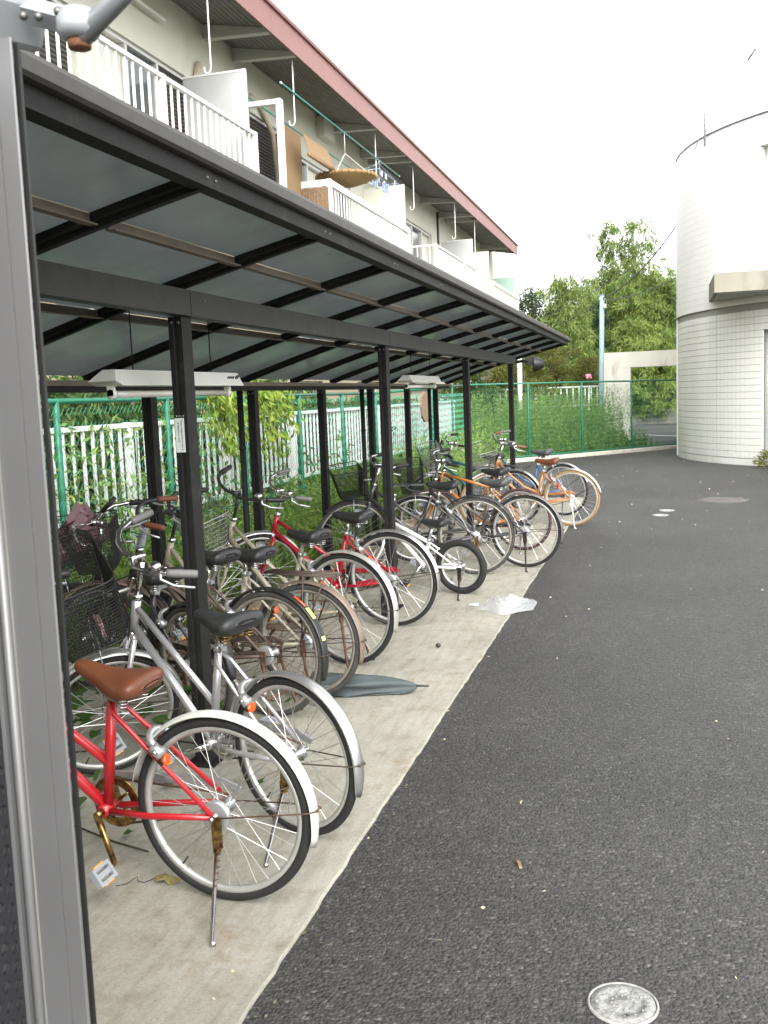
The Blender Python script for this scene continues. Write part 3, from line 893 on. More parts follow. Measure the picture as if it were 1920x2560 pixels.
for (ya, yb, za, zb) in lower:
    w = MB(); fr_ = 0.045
    for a_, b_ in (((ya, za), (yb, za + fr_)), ((ya, zb - fr_), (yb, zb)), ((ya, za + fr_), (ya + fr_, zb - fr_)), ((yb - fr_, za + fr_), (yb, zb - fr_)), (((ya + yb) / 2 - .025, za + fr_), ((ya + yb) / 2 + .025, zb - fr_))):
        w.bounds((XW - 0.12, a_[0], a_[1]), (XW - 0.06, b_[0], b_[1]))
    wo_ = w.build('window', 'aluminium', H)
    MB().bounds((XW - 0.10, ya + .01, za + .01), (XW - 0.09, yb - .01, zb - .01)).build('pane', 'window_glass', wo_)
# top-storey sliding windows, some shuttered
def slider(ya, yb, za, zb, kinds):
    w = MB(); n = len(kinds); fr_ = 0.05
    w.bounds((XW - 0.16, ya, za), (XW - 0.04, yb, za + fr_)); w.bounds((XW - 0.16, ya, zb - fr_), (XW - 0.04, yb, zb))
    for i_ in range(n + 1):
        yy = ya + (yb - ya) * i_ / n
        yy = min(max(yy, ya + 0.03), yb - 0.03)
        w.bounds((XW - 0.155, yy - 0.03, za + fr_), (XW - 0.045, yy + 0.03, zb - fr_))
    wo_ = w.build('window', 'aluminium', H)
    for i_, kd in enumerate(kinds):
        a_ = ya + (yb - ya) * i_ / n + 0.03; b_ = ya + (yb - ya) * (i_ + 1) / n - 0.03
        if kd == 's':
            m = MB()
            z_ = za + fr_
            while z_ < zb - fr_ - 0.01:
                z2 = min(z_ + 0.055, zb - fr_)
                m.add([(XW - 0.075, a_, z_), (XW - 0.075, b_, z_), (XW - 0.055, b_, z_ + 0.012), (XW - 0.055, a_, z_ + 0.012), (XW - 0.075, b_, z2), (XW - 0.075, a_, z2)],
                      [(0, 1, 2, 3), (3, 2, 4, 5)])
                z_ = z2
            m.build('shutter', 'shutter', wo_)
        elif kd == 'c':
            m = MB(); k_ = 24
            vs = [(XW - 0.13 + 0.012 * math.sin(j * 1.9), a_ + (b_ - a_) * j / k_, z_) for j in range(k_ + 1) for z_ in (za + fr_, zb - fr_)]
            m.add(vs, [(2 * j, 2 * j + 2, 2 * j + 3, 2 * j + 1) for j in range(k_)])
            m.build('curtain', 'curtain', wo_)
        else:
            MB().bounds((XW - 0.105, a_, za + fr_), (XW - 0.098, b_, zb - fr_)).build('pane', 'window_glass', wo_)
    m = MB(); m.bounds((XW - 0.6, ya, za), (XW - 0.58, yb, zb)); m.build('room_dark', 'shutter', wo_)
for (ya, yb, za, zb), kd in zip(wins, ('ssss', 'cgs', 's', 'gcgg', 'c', 'cgc', 'gc')): slider(ya, yb, za, zb, kd)
# eave: fascia boards, gutter lip, boarded soffit, brackets
y = HY0 - 0.3
while y < 38.7:
    y2 = min(y + 4.0, 38.75)
    MB().bounds((XE - 0.03, y + 0.004, 6.80), (XE, y2 - 0.004, 7.155)).build('fascia_board', 'fascia_red', H)
    y = y2
m = MB(); m.sweep([((0, HY0 - 0.3, 0), (1, 0, 0), (0, 0, 1)), ((0, 38.78, 0), (1, 0, 0), (0, 0, 1))], [(XE - 0.06, 7.157), (XE + 0.035, 7.157), (XE + 0.045, 7.20), (XE + 0.03, 7.205), (XE + 0.02, 7.175), (XE - 0.06, 7.175)], smooth=False)
m.build('roof_edge', 'fascia_red', H)
sl = (7.02 - 6.90) / (XW - XE)
def sofz(x): return 6.86 + (x - XE) * ((ZS - 6.86) / (XW - XE))
nb = 12
for i_ in range(nb):
    xa = XE - 0.035 + (XW - XE + 0.035) * i_ / nb; xb_ = XE - 0.035 + (XW - XE + 0.035) * (i_ + 1) / nb
    m = MB(); z0_, z1_ = sofz(xa), sofz(xb_)
    vs = [(xa - 0.004, yy, z) for yy in (HY0 - 0.3, 38.72) for z in (z0_, z0_ + 0.02)] + [(xb_ + 0.004, yy, z) for yy in (HY0 - 0.3, 38.72) for z in (z1_, z1_ + 0.02)]
    m.add(vs, [(0, 2, 6, 4), (1, 5, 7, 3), (0, 1, 3, 2), (4, 6, 7, 5), (0, 4, 5, 1), (2, 3, 7, 6)])
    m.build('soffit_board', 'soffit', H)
m = MB(); m.add([(XE - 0.03, HY0 - 0.3, 7.15), (XE - 0.03, 38.75, 7.15), (-10.2, 38.75, 7.9), (-10.2, HY0 - 0.3, 7.9), (-15, 38.75, 7.15), (-15, HY0 - 0.3, 7.15)], [(0, 1, 2, 3), (3, 2, 4, 5)])
m.build('roof', 'fascia_red', H)
m = MB(); m.add([(XE - 0.03, 38.72, 6.88), (XW, 38.72, ZS), (-14, 38.72, ZS), (-14, 38.72, 7.15), (-10.2, 38.72, 7.88), (XE - 0.03, 38.72, 7.13)], [(0, 1, 2, 3, 4, 5)])
m.build('gable_board', 'fascia_red', H)
for yb_ in (11.9, 13.72, 14.75, 19.2, 21.5, 22.1, 27.15, 29.5, 30.4, 36.6):
    m = MB()
    vs = []
    for dy in (-0.06, 0.06):
        vs += [(XE - 0.04, yb_ + dy, 6.80), (XW, yb_ + dy, 6.84), (XW, yb_ + dy, ZS - 0.003), (XE - 0.04, yb_ + dy, 6.862)]
    m.add(vs, [(0, 1, 2, 3), (7, 6, 5, 4), (0, 4, 5, 1), (1, 5, 6, 2), (2, 6, 7, 3), (3, 7, 4, 0)])
    m.build('eave_bracket', 'beam_grey', H)
# laundry hooks hanging from the eave
for yh, zb_ in ((11.9, 5.74), (14.88, 5.83), (19.45, 5.96), (22.55, 5.84), (27.3, 5.85), (30.3, 5.8)):
    m = MB(); x_ = XE - 0.14
    m.tube([(x_, yh, 6.87), (x_, yh, zb_ + 0.06), (x_ - 0.02, yh, zb_ + 0.01), (x_ - 0.06, yh, zb_), (x_ - 0.09, yh, zb_ + 0.03), (x_ - 0.09, yh, zb_ + 0.08)], 0.011, 6)
    m.build('laundry_hook', 'balcony_white', H)
# air conditioner pipes in tape on the wall
for pts in ([(XW + 0.05, 13.2, 4.3), (XW + 0.05, 13.22, 6.1), (XW + 0.06, 13.35, 6.38), (XW - 0.01, 13.45, 6.42)],
            [(XW + 0.05, 16.25, 4.3), (XW + 0.05, 16.25, 5.5), (XW + 0.05, 16.1, 6.1), (XW + 0.05, 15.6, 6.42), (XW + 0.0, 15.3, 6.5)]):
    MB().tube(pts, 0.045, 8).build('duct_pipe', 'pipe_beige', H)
MB().bounds((XW + 0.001, 18.55, 6.62), (XW + 0.16, 19.15, 7.0)).build('wall_box', 'house_wall', H)
m = MB(); m.tube([(XW + 0.03, 29.1, 4.3), (XW + 0.03, 29.1, 6.95)], 0.035, 8); m.build('rain_pipe', 'shutter', H)
MB().tube([(XW + 0.11, 9.5, 6.62), (XW + 0.11, 12.3, 6.62)], 0.02, 8).build('wall_rod', 'balcony_white', H)

def balcony(y0, y1, style, side_near=True, zt=5.30):
    """slab, rails and single balusters"""
    mt = 'balcony_cream' if style in ('cream',) else 'balcony_white'
    m = MB(); m.bounds((XW + 0.001, y0 - 0.05, FL3 - 0.16), (XB + 0.05, y1 + 0.05, FL3)); B_ = m.build('balcony', 'beam_grey', H)
    hh = 0.11 if style in ('thick', 'cream') else 0.045
    MB().bounds((XB - 0.03, y0, zt - hh), (XB + 0.03, y1, zt)).build('hand_rail', mt, B_)
    MB().bounds((XB - 0.02, y0, FL3 + 0.06), (XB + 0.02, y1, FL3 + 0.10)).build('foot_rail', mt, B_)
    w_b = 0.026 if style == 'thin' else 0.045
    bm_ = MB(); bm_.box((0, 0, 0), (0.022 if style == 'thin' else 0.007, w_b, zt - hh - FL3 - 0.102)); bme_ = bm_.mesh('baluster', mt)
    sp = 0.172 if style == 'thin' else 0.158
    n = int((y1 - y0) / sp)
    for i_ in range(1, n):
        obj('baluster', bme_, B_, loc=(XB, y0 + (y1 - y0) * i_ / n, (zt - hh + FL3 + 0.10) / 2))
    pb = MB(); pb.box((0, 0, 0), (0.07, 0.075, zt - FL3)); pbm = pb.mesh('rail_post', mt)
    ps = [y0, y1] if style != 'thin' else [y0, y0 + (y1 - y0) * 0.66, y1]
    for yp in ps: obj('rail_post', pbm, B_, loc=(XB + 0.002, yp, (zt + FL3) / 2 + 0.003))
    for yp, on in ((y0, side_near), (y1, True)):
        if not on: continue
        MB().bounds((XW + 0.002, yp - 0.024, zt - hh), (XB - 0.036, yp + 0.024, zt - 0.002)).build('side_rail', mt, B_)
        sm_ = MB(); sm_.box((0, 0, 0), (w_b, 0.022, zt - hh - FL3 - 0.002)); smm = sm_.mesh('baluster', mt)
        for j in range(1, 6): obj('baluster', smm, B_, loc=(XW + (XB - XW) * j / 6, yp, (zt - hh + FL3) / 2))
    return B_
b1 = balcony(5.35, 13.10, 'thin')
b2 = balcony(16.30, 21.75, 'thick')
b3 = balcony(24.55, 30.02, 'thin', zt=5.34)
b4 = balcony(33.2, 39.2, 'cream', zt=5.30)
for bb, ya, yb, mt in ((b3, 24.7, 29.9, 'panel_grey'), (b4, 33.4, 39.1, 'panel_cream')):
    MB().bounds((XB - 0.038, ya, FL3 + 0.11), (XB - 0.032, yb, 5.18)).build('privacy_sheet', mt, bb)
# partition screens
def partition(y_, mt, frame, z1):
    P_ = MB().bounds((XW + 0.003, y_ - 0.012, FL3 + 0.03), (XB - 0.06, y_ + 0.012, z1 - 0.03)).build('partition_screen', mt, H)
    m = MB(); m.bounds((XB - 0.058, y_ - 0.022, FL3 + 0.002), (XB - 0.012, y_ + 0.022, z1)); m.bounds((XW + 0.003, y_ - 0.018, z1 - 0.028), (XB - 0.06, y_ + 0.018, z1 - 0.001))
    m.build('screen_frame', frame, P_)
partition(12.95, 'panel_grey', 'balcony_white', 6.10)
partition(21.58, 'panel_cream', 'balcony_cream', 6.22)
partition(29.72, 'panel_grey', 'balcony_white', 6.19)
partition(32.6, 'panel_cream', 'balcony_cream', 6.20)
partition(38.9, 'glass_green', 'balcony_white', 6.05)
# blinds, reed screen, white post, poles
m = MB()
for j in range(15): m.bounds((-5.905, 15.55 + j * 0.055, 4.4), (-5.895, 15.55 + j * 0.055 + 0.051, 6.08))
bl = tag(m.build('bamboo_blind', 'bamboo_blind'), 'tall tan bamboo blind hanging beside the white balcony post', 'blind', 'bamboo blinds on the balcony')
m = MB()
for j in range(22): m.add([(-5.62, 15.70 + j * 0.056, 5.92), (-5.62, 15.70 + j * 0.056 + 0.052, 5.92), (-5.50, 15.70 + j * 0.056 + 0.052, 5.60), (-5.50, 15.70 + j * 0.056, 5.60), (-5.61, 15.70 + j * 0.056, 5.93), (-5.61, 15.70 + j * 0.056 + 0.052, 5.93), (-5.49, 15.70 + j * 0.056 + 0.052, 5.61), (-5.49, 15.70 + j * 0.056, 5.61)],
                          [(0, 1, 2, 3), (7, 6, 5, 4), (0, 3, 7, 4), (1, 5, 6, 2), (0, 4, 5, 1), (3, 2, 6, 7)])
m.tube([(-5.52, 15.68, 5.585), (-5.52, 16.95, 5.585)], 0.035, 8)
tag(m.build('bamboo_blind', 'bamboo_blind'), 'short tan bamboo blind half rolled up above the balcony rail', 'blind', 'bamboo blinds on the balcony')
m = MB()
for j in range(18): m.bounds((XW + 0.05 + j * 0.05, 16.262, FL3 + 0.05), (XW + 0.05 + j * 0.05 + 0.046, 16.27, 5.17))
tag(m.build('reed_screen', 'reed_screen'), 'dark brown reed screen tied to the side of the balcony', 'screen')
MB().bounds((XB - 0.035, 14.08, FL3), (XB + 0.035, 14.20, 6.02)).build('white_post', 'balcony_white', H)
MB().bounds((XW + 0.002, 14.09, 5.95), (XB - 0.037, 14.19, 6.02)).build('post_arm', 'balcony_white', H)
for (x_, z_, ya, yb, lab) in ((-5.42, 6.30, 14.3, 21.2, 'long teal laundry pole under the eave'), (-5.92, 6.12, 13.6, 20.4, 'teal laundry pole close to the wall above the blinds')):
    t = thing('laundry_pole', lab, 'pole', 'teal laundry poles')
    m = MB(); m.tube([(x_, ya, z_), (x_, yb, z_ + 0.02)], 0.014, 8); m.build('pole', 'pole_teal', t)
    for ye in (ya, yb): MB().tube([(x_, ye - 0.02, z_ + (0 if ye == ya else .02)), (x_, ye + 0.02, z_ + (0 if ye == ya else .02))], 0.017, 8).build('end_cap', 'balcony_white', t)
# straw hat / drying basket
t = thing('drying_basket', 'round yellow woven basket hanging over the balcony rail', 'basket')
m = MB(); m.lathe([(0.0, -0.14), (0.20, -0.13), (0.40, -0.06), (0.52, 0.0), (0.54, 0.035), (0.51, 0.045), (0.38, -0.02), (0.0, -0.08)], 28, 'z', (-5.42, 17.35, 5.52)); m.build('bowl', 'straw', t)
m = MB()
for q in range(28):
    a_ = 2 * PI * q / 28; m.tube([(-5.42 + 0.545 * math.cos(a_), 17.35 + 0.545 * math.sin(a_), 5.50), (-5.42 + 0.545 * math.cos(a_), 17.35 + 0.545 * math.sin(a_), 5.57)], 0.02, 5)
m.build('woven_rim', 'straw', t)
m = MB()
for a_ in (0.5, 2.6, 4.7): m.tube([(-5.42 + 0.5 * math.cos(a_), 17.35 + 0.5 * math.sin(a_), 5.55), (-5.42, 17.35, 5.95)], 0.005, 4)
m.tube([(-5.42, 17.35, 5.95), (-5.42, 17.35, 6.30)], 0.006, 5)
m.build('cord', 'balcony_white', t)
# peg hanger with small washing
t = thing('peg_hanger', 'blue and white peg hanger with small washing on the balcony', 'hanger')
m = MB()
x0_, y0_, z0_ = -5.42, 19.6, 5.98
for a_, b_ in (((-0.2, -0.9), (0.2, -0.9)), ((-0.2, 0.9), (0.2, 0.9)), ((-0.2, -0.9), (-0.2, 0.9)), ((0.2, -0.9), (0.2, 0.9)), ((0, -0.9), (0, 0.9))):
    m.tube([(x0_ + a_[0], y0_ + a_[1] * .8, z0_), (x0_ + b_[0], y0_ + b_[1] * .8, z0_)], 0.009, 5)
for a_ in ((-.2, -.7), (.2, -.7), (-.2, .7), (.2, .7)): m.tube([(x0_ + a_[0], y0_ + a_[1], z0_), (x0_, y0_, z0_ + 0.27)], 0.005, 4)
m.build('frame', 'cloth_blue', t)
m = MB(); m.tube([(x0_, y0_, z0_ + 0.27), (x0_, y0_, z0_ + 0.34)], 0.008, 5); m.build('hook', 'balcony_white', t)
pg = MB(); pg.box((0, 0, -0.05), (0.012, 0.035, 0.10)); pgm = pg.mesh('peg', 'cloth_blue'); pgw = pg.mesh('peg', 'balcony_white')
for j in range(26):
    obj('peg', pgm if j % 2 else pgw, t, loc=(x0_ + rng.choice([-.2, 0, .2]), y0_ + rng.uniform(-.72, .72), z0_ - 0.01), rot=(rng.uniform(-.3, .3), 0, rng.uniform(-.5, .5)))
for j, (yy, hh) in enumerate(((19.1, .16), (19.35, .2), (19.85, .18), (20.1, .14))):
    m = MB(); m.sweep([((x0_ + 0.02, yy, z0_ - 0.06), (1, 0, 0), (0, 1, 0)), ((x0_, yy, z0_ - 0.06 - hh * .5), (1, 0, 0), (0, 1, 0)), ((x0_ + 0.01, yy, z0_ - 0.06 - hh), (1, 0, 0), (0, 1, 0))], [(-.012, -.07), (.012, -.07), (.012, .07), (-.012, .07)], smooth=False); m.build('washing', 'cloth_blue', t)

# ------------------------------------------------------------------ white tiled building with rounded corner
T = thing('tiled_building', 'white tiled building with a rounded corner and a concrete canopy', 'building')
BC, BR = Vector((5.33, 23.55, 0)), 4.96
def bp(th, r, z): return Vector((BC.x + r * math.cos(th), BC.y + r * math.sin(th), z))
TH0, TH1, TH2, TH3 = rad(180), rad(224.6), rad(248), rad(285)
def arc_wall(m, t0, t1, r0, r1, z0, z1, n=24):
    fr_ = []
    for i_ in range(n + 1):
        th = t0 + (t1 - t0) * i_ / n
        u = Vector((math.cos(th), math.sin(th), 0))
        fr_.append((BC, u, Vector((0, 0, 1))))
    m.sweep(fr_, [(r0, z0), (r1, z0), (r1, z1), (r0, z1)], smooth=False)
ZL, ZT = 3.09, 6.50
def arc_part(name, mt, *a):
    m = MB(); arc_wall(m, *a); return m.build(name, mt, T)
arc_part('lower_wall', 'tile_joint', TH0, TH1, BR - 0.30, BR - 0.010, 0.0, ZL)
arc_part('lower_wall', 'tile_joint', TH1, TH2, BR - 0.30, BR - 0.010, 2.60, ZL, 12)
arc_part('lower_wall', 'tile_joint', TH2, TH3, BR - 0.30, BR - 0.010, 0.0, ZL, 12)
arc_part('plinth', 'tile_wall', TH0, TH1, BR - 0.009, BR + 0.006, 0.0, 0.125)
arc_part('plinth', 'tile_wall', TH2, TH3, BR - 0.009, BR + 0.006, 0.0, 0.125, 10)
# tiles of the lower wall
course, tw = 0.1285, 0.1165
JT = rad(210.8)
tm = MB()
hw = tw / 2 - 0.0015; hz = course / 2 - 0.0035
tm.add([(-0.009, -hw, -hz), (-0.009, hw, -hz), (-0.009, hw, hz), (-0.009, -hw, hz), (0.004, -hw + .002, -hz + .002), (0.004, hw - .002, -hz + .002), (0.004, hw - .002, hz - .002), (0.004, -hw + .002, hz - .002)],
       [(4, 5, 6, 7), (0, 1, 5, 4), (1, 2, 6, 5), (2, 3, 7, 6), (3, 0, 4, 7)])
tme = tm.mesh('tile', 'tile_wall')
tiles = []
dth = tw / BR
for r_ in range(23):
    z = 0.137 + course * (r_ + 0.5)
    if z + course / 2 > ZL: break
    th = JT + 0.008 / BR + dth / 2
    while th < TH1 + dth * 0.4: tiles.append((th, z)); th += dth
    th = JT - 0.008 / BR - dth / 2
    while th > TH0: tiles.append((th, z)); th -= dth
    if z > 2.62:
        th = TH1 + dth
        while th < TH2 + dth: tiles.append((th, z)); th += dth
tiles.sort(key=lambda a: -(a[0] if a[0] < TH1 + dth else 0))
rest = MB()
for q, (th, z) in enumerate(tiles):
    if q < 300:
        obj('tile', tme, T, loc=bp(th, BR, z), rot=(0, 0, th))
    else:
        rest.M = Matrix.Translation(bp(th, BR, z)) @ Matrix.Rotation(th, 4, 'Z')
        rest.add([tuple(v.co) for v in tme.vertices], [tuple(p.vertices) for p in tme.polygons])
for r_ in range(23):
    z = 0.137 + course * (r_ + 0.5)
    th = TH2 + dth
    while th < TH3 and z + course / 2 < ZL:
        rest.M = Matrix.Translation(bp(th, BR, z)) @ Matrix.Rotation(th, 4, 'Z')
        rest.add([tuple(v.co) for v in tme.vertices], [tuple(p.vertices) for p in tme.polygons]); th += dth
rest.build('tile', 'tile_wall', T)['kind'] = 'stuff'
m = MB(); arc_wall(m, JT - 0.0015, JT + 0.0015, BR - 0.009, BR - 0.001, 0.126, ZL, 1); m.build('movement_joint', 'glass_green', T)
# upper wall in courses
zc = ZL + 0.004
m = MB(); arc_wall(m, TH0, TH3, BR - 0.30, BR + 0.028, ZL, ZL + 0.003); m.build('ledge', 'canopy_concrete', T)
arc_part('upper_wall', 'tile_upper', TH0, TH1, BR - 0.28, BR + 0.022, ZL + 0.0035, ZT, 24); arc_part('upper_wall', 'tile_upper', TH1, TH2, BR - 0.28, BR + 0.022, ZL + 0.0035, 3.90, 10); arc_part('upper_wall', 'tile_upper', TH1, TH2, BR - 0.28, BR + 0.022, 5.95, ZT, 10); arc_part('upper_wall', 'tile_upper', TH2, TH3, BR - 0.28, BR + 0.022, ZL + 0.0035, ZT, 10)
while zc + 0.1285 < ZT:
    arc_part('tile_course', 'tile_upper', TH0, TH1, BR + 0.0225, BR + 0.030, zc, zc + 0.125, 28)
    if zc > 5.95 or zc + 0.125 < 3.90: arc_part('tile_course', 'tile_upper', TH1 + 0.0004, TH2 - 0.0004, BR + 0.0225, BR + 0.030, zc, zc + 0.125, 12)
    arc_part('tile_course', 'tile_upper', TH2, TH3, BR + 0.0225, BR + 0.030, zc, zc + 0.125, 12)
    zc += 0.1285
m = MB(); arc_wall(m, TH0, TH3, BR - 0.30, BR + 0.045, ZT + 0.001, ZT + 0.028, 40); m.build('parapet_cap', 'paint_grey', T)
# straight wall going back, roof, windows
m = MB()
A_, B_2 = bp(TH0, BR + 0.03, 0), Vector((0.62, 31.0, 0))
m.add([(A_.x, A_.y, 0), (B_2.x, B_2.y, 0), (B_2.x, B_2.y, ZT), (A_.x, A_.y, ZT), (A_.x + .3, A_.y, 0), (B_2.x + .3, B_2.y, 0), (B_2.x + .3, B_2.y, ZT), (A_.x + .3, A_.y, ZT)],
      [(0, 3, 2, 1), (4, 5, 6, 7), (0, 1, 5, 4), (3, 7, 6, 2), (1, 2, 6, 5), (0, 4, 7, 3)])
m.build('side_wall', 'tile_upper', T)
m = MB()
rp_ = [bp(TH0 + (TH3 - TH0) * i_ / 24, BR - 0.29, ZT - 0.2) for i_ in range(25)] + [Vector((12, 19, ZT - .2)), Vector((12, 31, ZT - .2)), Vector((0.9, 31, ZT - .2))]
m.add([tuple(p) for p in rp_], [tuple(range(len(rp_)))]); m.build('roof', 'canopy_concrete', T)
for a_, b_ in (((6.6, 18.75, 0), (12, 19.0, ZT)), ((11.75, 19.001, 0), (12, 31, ZT)), ((0.93, 30.75, 0), (11.74, 31, ZT))): MB().bounds(a_, b_).build('rear_wall', 'tile_upper', T)
for za, zb in ((0.0, 2.595), (3.905, 5.945)):
    w = MB()
    arc_wall(w, TH1 + 0.004, TH1 + 0.014, BR - 0.20, BR - 0.13, za, zb, 2); arc_wall(w, TH2 - 0.014, TH2 - 0.004, BR - 0.20, BR - 0.13, za, zb, 2)
    arc_wall(w, TH1 + 0.0145, TH2 - 0.0145, BR - 0.20, BR - 0.13, zb - 0.05, zb, 10); arc_wall(w, TH1 + 0.0145, TH2 - 0.0145, BR - 0.20, BR - 0.13, za, za + 0.06, 10)
    wo_ = w.build('window', 'aluminium', T)
    m = MB(); arc_wall(m, TH1 + 0.014, TH2 - 0.014, BR - 0.175, BR - 0.165, za + 0.06, zb - 0.05, 10); m.build('pane', 'glass_green', wo_)
m = MB(); m.bounds((0.93, 18.95, 3.23), (4.6, 21.05, 3.57)); m.build('canopy', 'canopy_concrete', T)
MB().bounds((0.99, 19.01, 3.215), (4.5, 20.8, 3.2295)).build('canopy_underside', 'tile_joint', T)
# television antenna
an = thing('antenna', 'pale television antenna on a mast above the rounded roof', 'antenna')
ax_, ay_ = 0.86, 21.2
m = MB(); m.tube([(ax_, ay_, ZT - 0.2), (ax_, ay_, ZT + 1.32)], 0.018, 8); m.build('mast', 'closer_paint', an)
m = MB()
for (dx, dy) in ((0.3, 0.2), (-0.18, 0.28), (0.1, 0.5)): m.tube([(ax_ + dx, ay_ + dy, ZT - 0.2), (ax_, ay_, ZT + 0.25)], 0.008, 5)
m.build('brace', 'aluminium', an)
m = MB(); m.tube([(ax_ - 0.05, ay_, ZT + 0.45), (ax_ + 0.85, ay_ + 0.1, ZT + 1.30)], 0.009, 6)
m.build('boom', 'closer_paint', an)
m = MB()
for j in range(6):
    f_ = 0.5 + j * 0.1; c_ = Vector((ax_ - 0.05 + 0.9 * f_, ay_ + 0.1 * f_, ZT + 0.45 + 0.85 * f_))
    m.tube([c_ + Vector((-0.05, -0.22, 0.05)), c_ + Vector((0.05, 0.22, -0.05))], 0.006, 5)
for j in range(4):
    m.tube([(ax_ - 0.13, ay_ - 0.1, ZT + 0.55 + j * 0.2), (ax_ + 0.13, ay_ + 0.1, ZT + 0.58 + j * 0.2)], 0.006, 5)
m.build('element', 'closer_paint', an)
m = MB(); m.tube([(1.66, ay_, 7.83), (1.80, ay_, 8.02)], 0.02, 6); m.tube([(1.66, ay_, 7.83), (ax_ + 0.70, ay_ + 0.09, ZT + 1.16)], 0.006, 5); m.build('reflector_rod', 'paint_dark', an)

# ------------------------------------------------------------------ concrete portal, pole, guard rails, cables beyond the fence
p_ = thing('concrete_portal', 'stained pale concrete portal frame beyond the far fence', 'portal')
MB().bounds((-1.57, 28.5, -0.03), (-0.82, 29.15, 2.15)).build('pillar', 'portal_concrete', p_)
m = MB(); m.bounds((-1.575, 28.495, 2.151), (1.4, 29.155, 2.58)); m.build('lintel', 'portal_concrete', p_)
MB().bounds((1.0, 28.5, -0.03), (1.4, 29.15, 2.15)).build('pillar', 'portal_concrete', p_)
ub = thing('utility_pole', 'slim pale blue pole standing in front of the bamboo', 'pole')
MB().tube([(-1.62, 27.75, -0.03), (-1.52, 27.55, 4.07)], [0.075, 0.065], 10).build('shaft', 'pole_blue', ub)
m = MB(); m.tube([(-1.52, 27.55, 4.071), (-1.52, 27.55, 4.10)], 0.07, 10); m.build('cap', 'pole_blue', ub)
m = MB(); m.box((-1.44, 27.5, 3.80), (0.06, 0.12, 0.10)); m.build('cable_clamp', 'aluminium', ub)
wp = thing('white_downpipe', 'thin white pole standing behind the far end of the shelter', 'pole')
MB().tube([(-3.46, 25.0, -0.03), (-3.43, 25.0, 2.66)], 0.06, 8).build('shaft', 'fence_white', wp)
MB().tube([(-3.43, 25.0, 2.661), (-3.43, 25.0, 2.71)], 0.075, 8).build('cap', 'fence_white', wp)
def sag(a, b, d_, n=14):
    a, b = Vector(a), Vector(b)
    return [a.lerp(b, i_ / n) - Vector((0, 0, d_ * 4 * (i_ / n) * (1 - i_ / n))) for i_ in range(n + 1)]
for a, b, d_, lab, r_ in (((-1.52, 27.55, 4.0), (0.42, 24.6, 5.4), 0.25, 'dark cable rising from the blue pole to the white building', 0.017),
                      ((-1.52, 27.55, 3.95), (0.60, 29.8, 4.75), 0.15, 'thinner cable running behind the white building from the blue pole', 0.012),
                      ((-7.5, 40.0, 3.6), (-1.52, 27.55, 3.9), 0.35, 'low cable coming in from the left to the blue pole', 0.012),
                      ((-8.0, 44.0, 4.4), (0.9, 31.5, 6.9), 0.5, 'high cable crossing in front of the bamboo tops', 0.011),
                      ((-8.0, 44.5, 3.9), (0.9, 31.6, 6.3), 0.45, 'second high cable crossing just below the topmost one', 0.011)):
    t = MB().tube(sag(a, b, d_), r_, 5).build('overhead_cable', 'cable')
    tag(t, lab, 'cable', 'overhead cables')
def guard(label, pts, z0, z1, sp):
    t = thing('guard_rail', label, 'railing', 'white railings beyond the far fence')
    A_, B_ = Vector(pts[0]), Vector(pts[1]); d = B_ - A_; L_ = d.length; d.normalize()
    for z in (z0, z1): MB().tube([A_ + Vector((0, 0, z)), B_ + Vector((0, 0, z))], 0.028, 6).build('rail', 'fence_white', t)
    m = MB(); m.tube([(0, 0, z0), (0, 0, z1)], 0.018, 6); pm2 = m.mesh('baluster', 'fence_white')
    s_ = 0.0
    while s_ < L_: p = A_ + d * s_; obj('baluster', pm2, t, loc=(p.x, p.y, 0)); s_ += sp
    m = MB(); m.tube([(0, 0, -0.03), (0, 0, z1 + 0.04)], 0.03, 6); pm3 = m.mesh('post', 'fence_white')
    for j in range(int(L_ / 1.5) + 1): p = A_ + d * (j * 1.5 + 0.02); obj('post', pm3, t, loc=(p.x, p.y, 0))
    return t
guard('white railing half hidden behind the tall weeds left of the portal', ((-6.2, 26.4, 0), (-1.66, 28.0, 0)), 1.15, 1.66, 0.17)
guard('white railing seen through the concrete portal', ((-6, 44.4, 0.0), (8, 44.4, 0.0)), 0.92, 1.72, 0.35)
rw = tag(MB().bounds((-30, 43.95, -0.05), (30, 44.3, 0.62)).build('retaining_wall', 'retaining'), 'low grey retaining wall across the street seen through the portal', 'wall')
# small white house front behind the fence corner
sh = thing('garden_shed', 'small pale shed with a dark window behind the corner of the fence', 'shed')
MB().bounds((-6.9, 25.2, -0.03), (-5.0, 27.2, 1.75)).build('wall', 'house_wall', sh)
m = MB(); m.add([(-7.1, 25.0, 1.76), (-4.8, 25.0, 1.76), (-4.8, 27.4, 1.76), (-7.1, 27.4, 1.76), (-7.1, 25.0, 1.84), (-4.8, 25.0, 1.84), (-4.8, 27.4, 2.1), (-7.1, 27.4, 2.1)], [(0, 3, 2, 1), (4, 5, 6, 7), (0, 1, 5, 4), (1, 2, 6, 5), (2, 3, 7, 6), (3, 0, 4, 7)]); m.build('roof', 'retaining', sh)
w = MB().bounds((-5.75, 25.14, 1.05), (-5.2, 25.199, 1.5)).build('window', 'fence_white', sh)
MB().bounds((-5.70, 25.13, 1.10), (-5.25, 25.139, 1.45)).build('pane', 'window_glass', w)

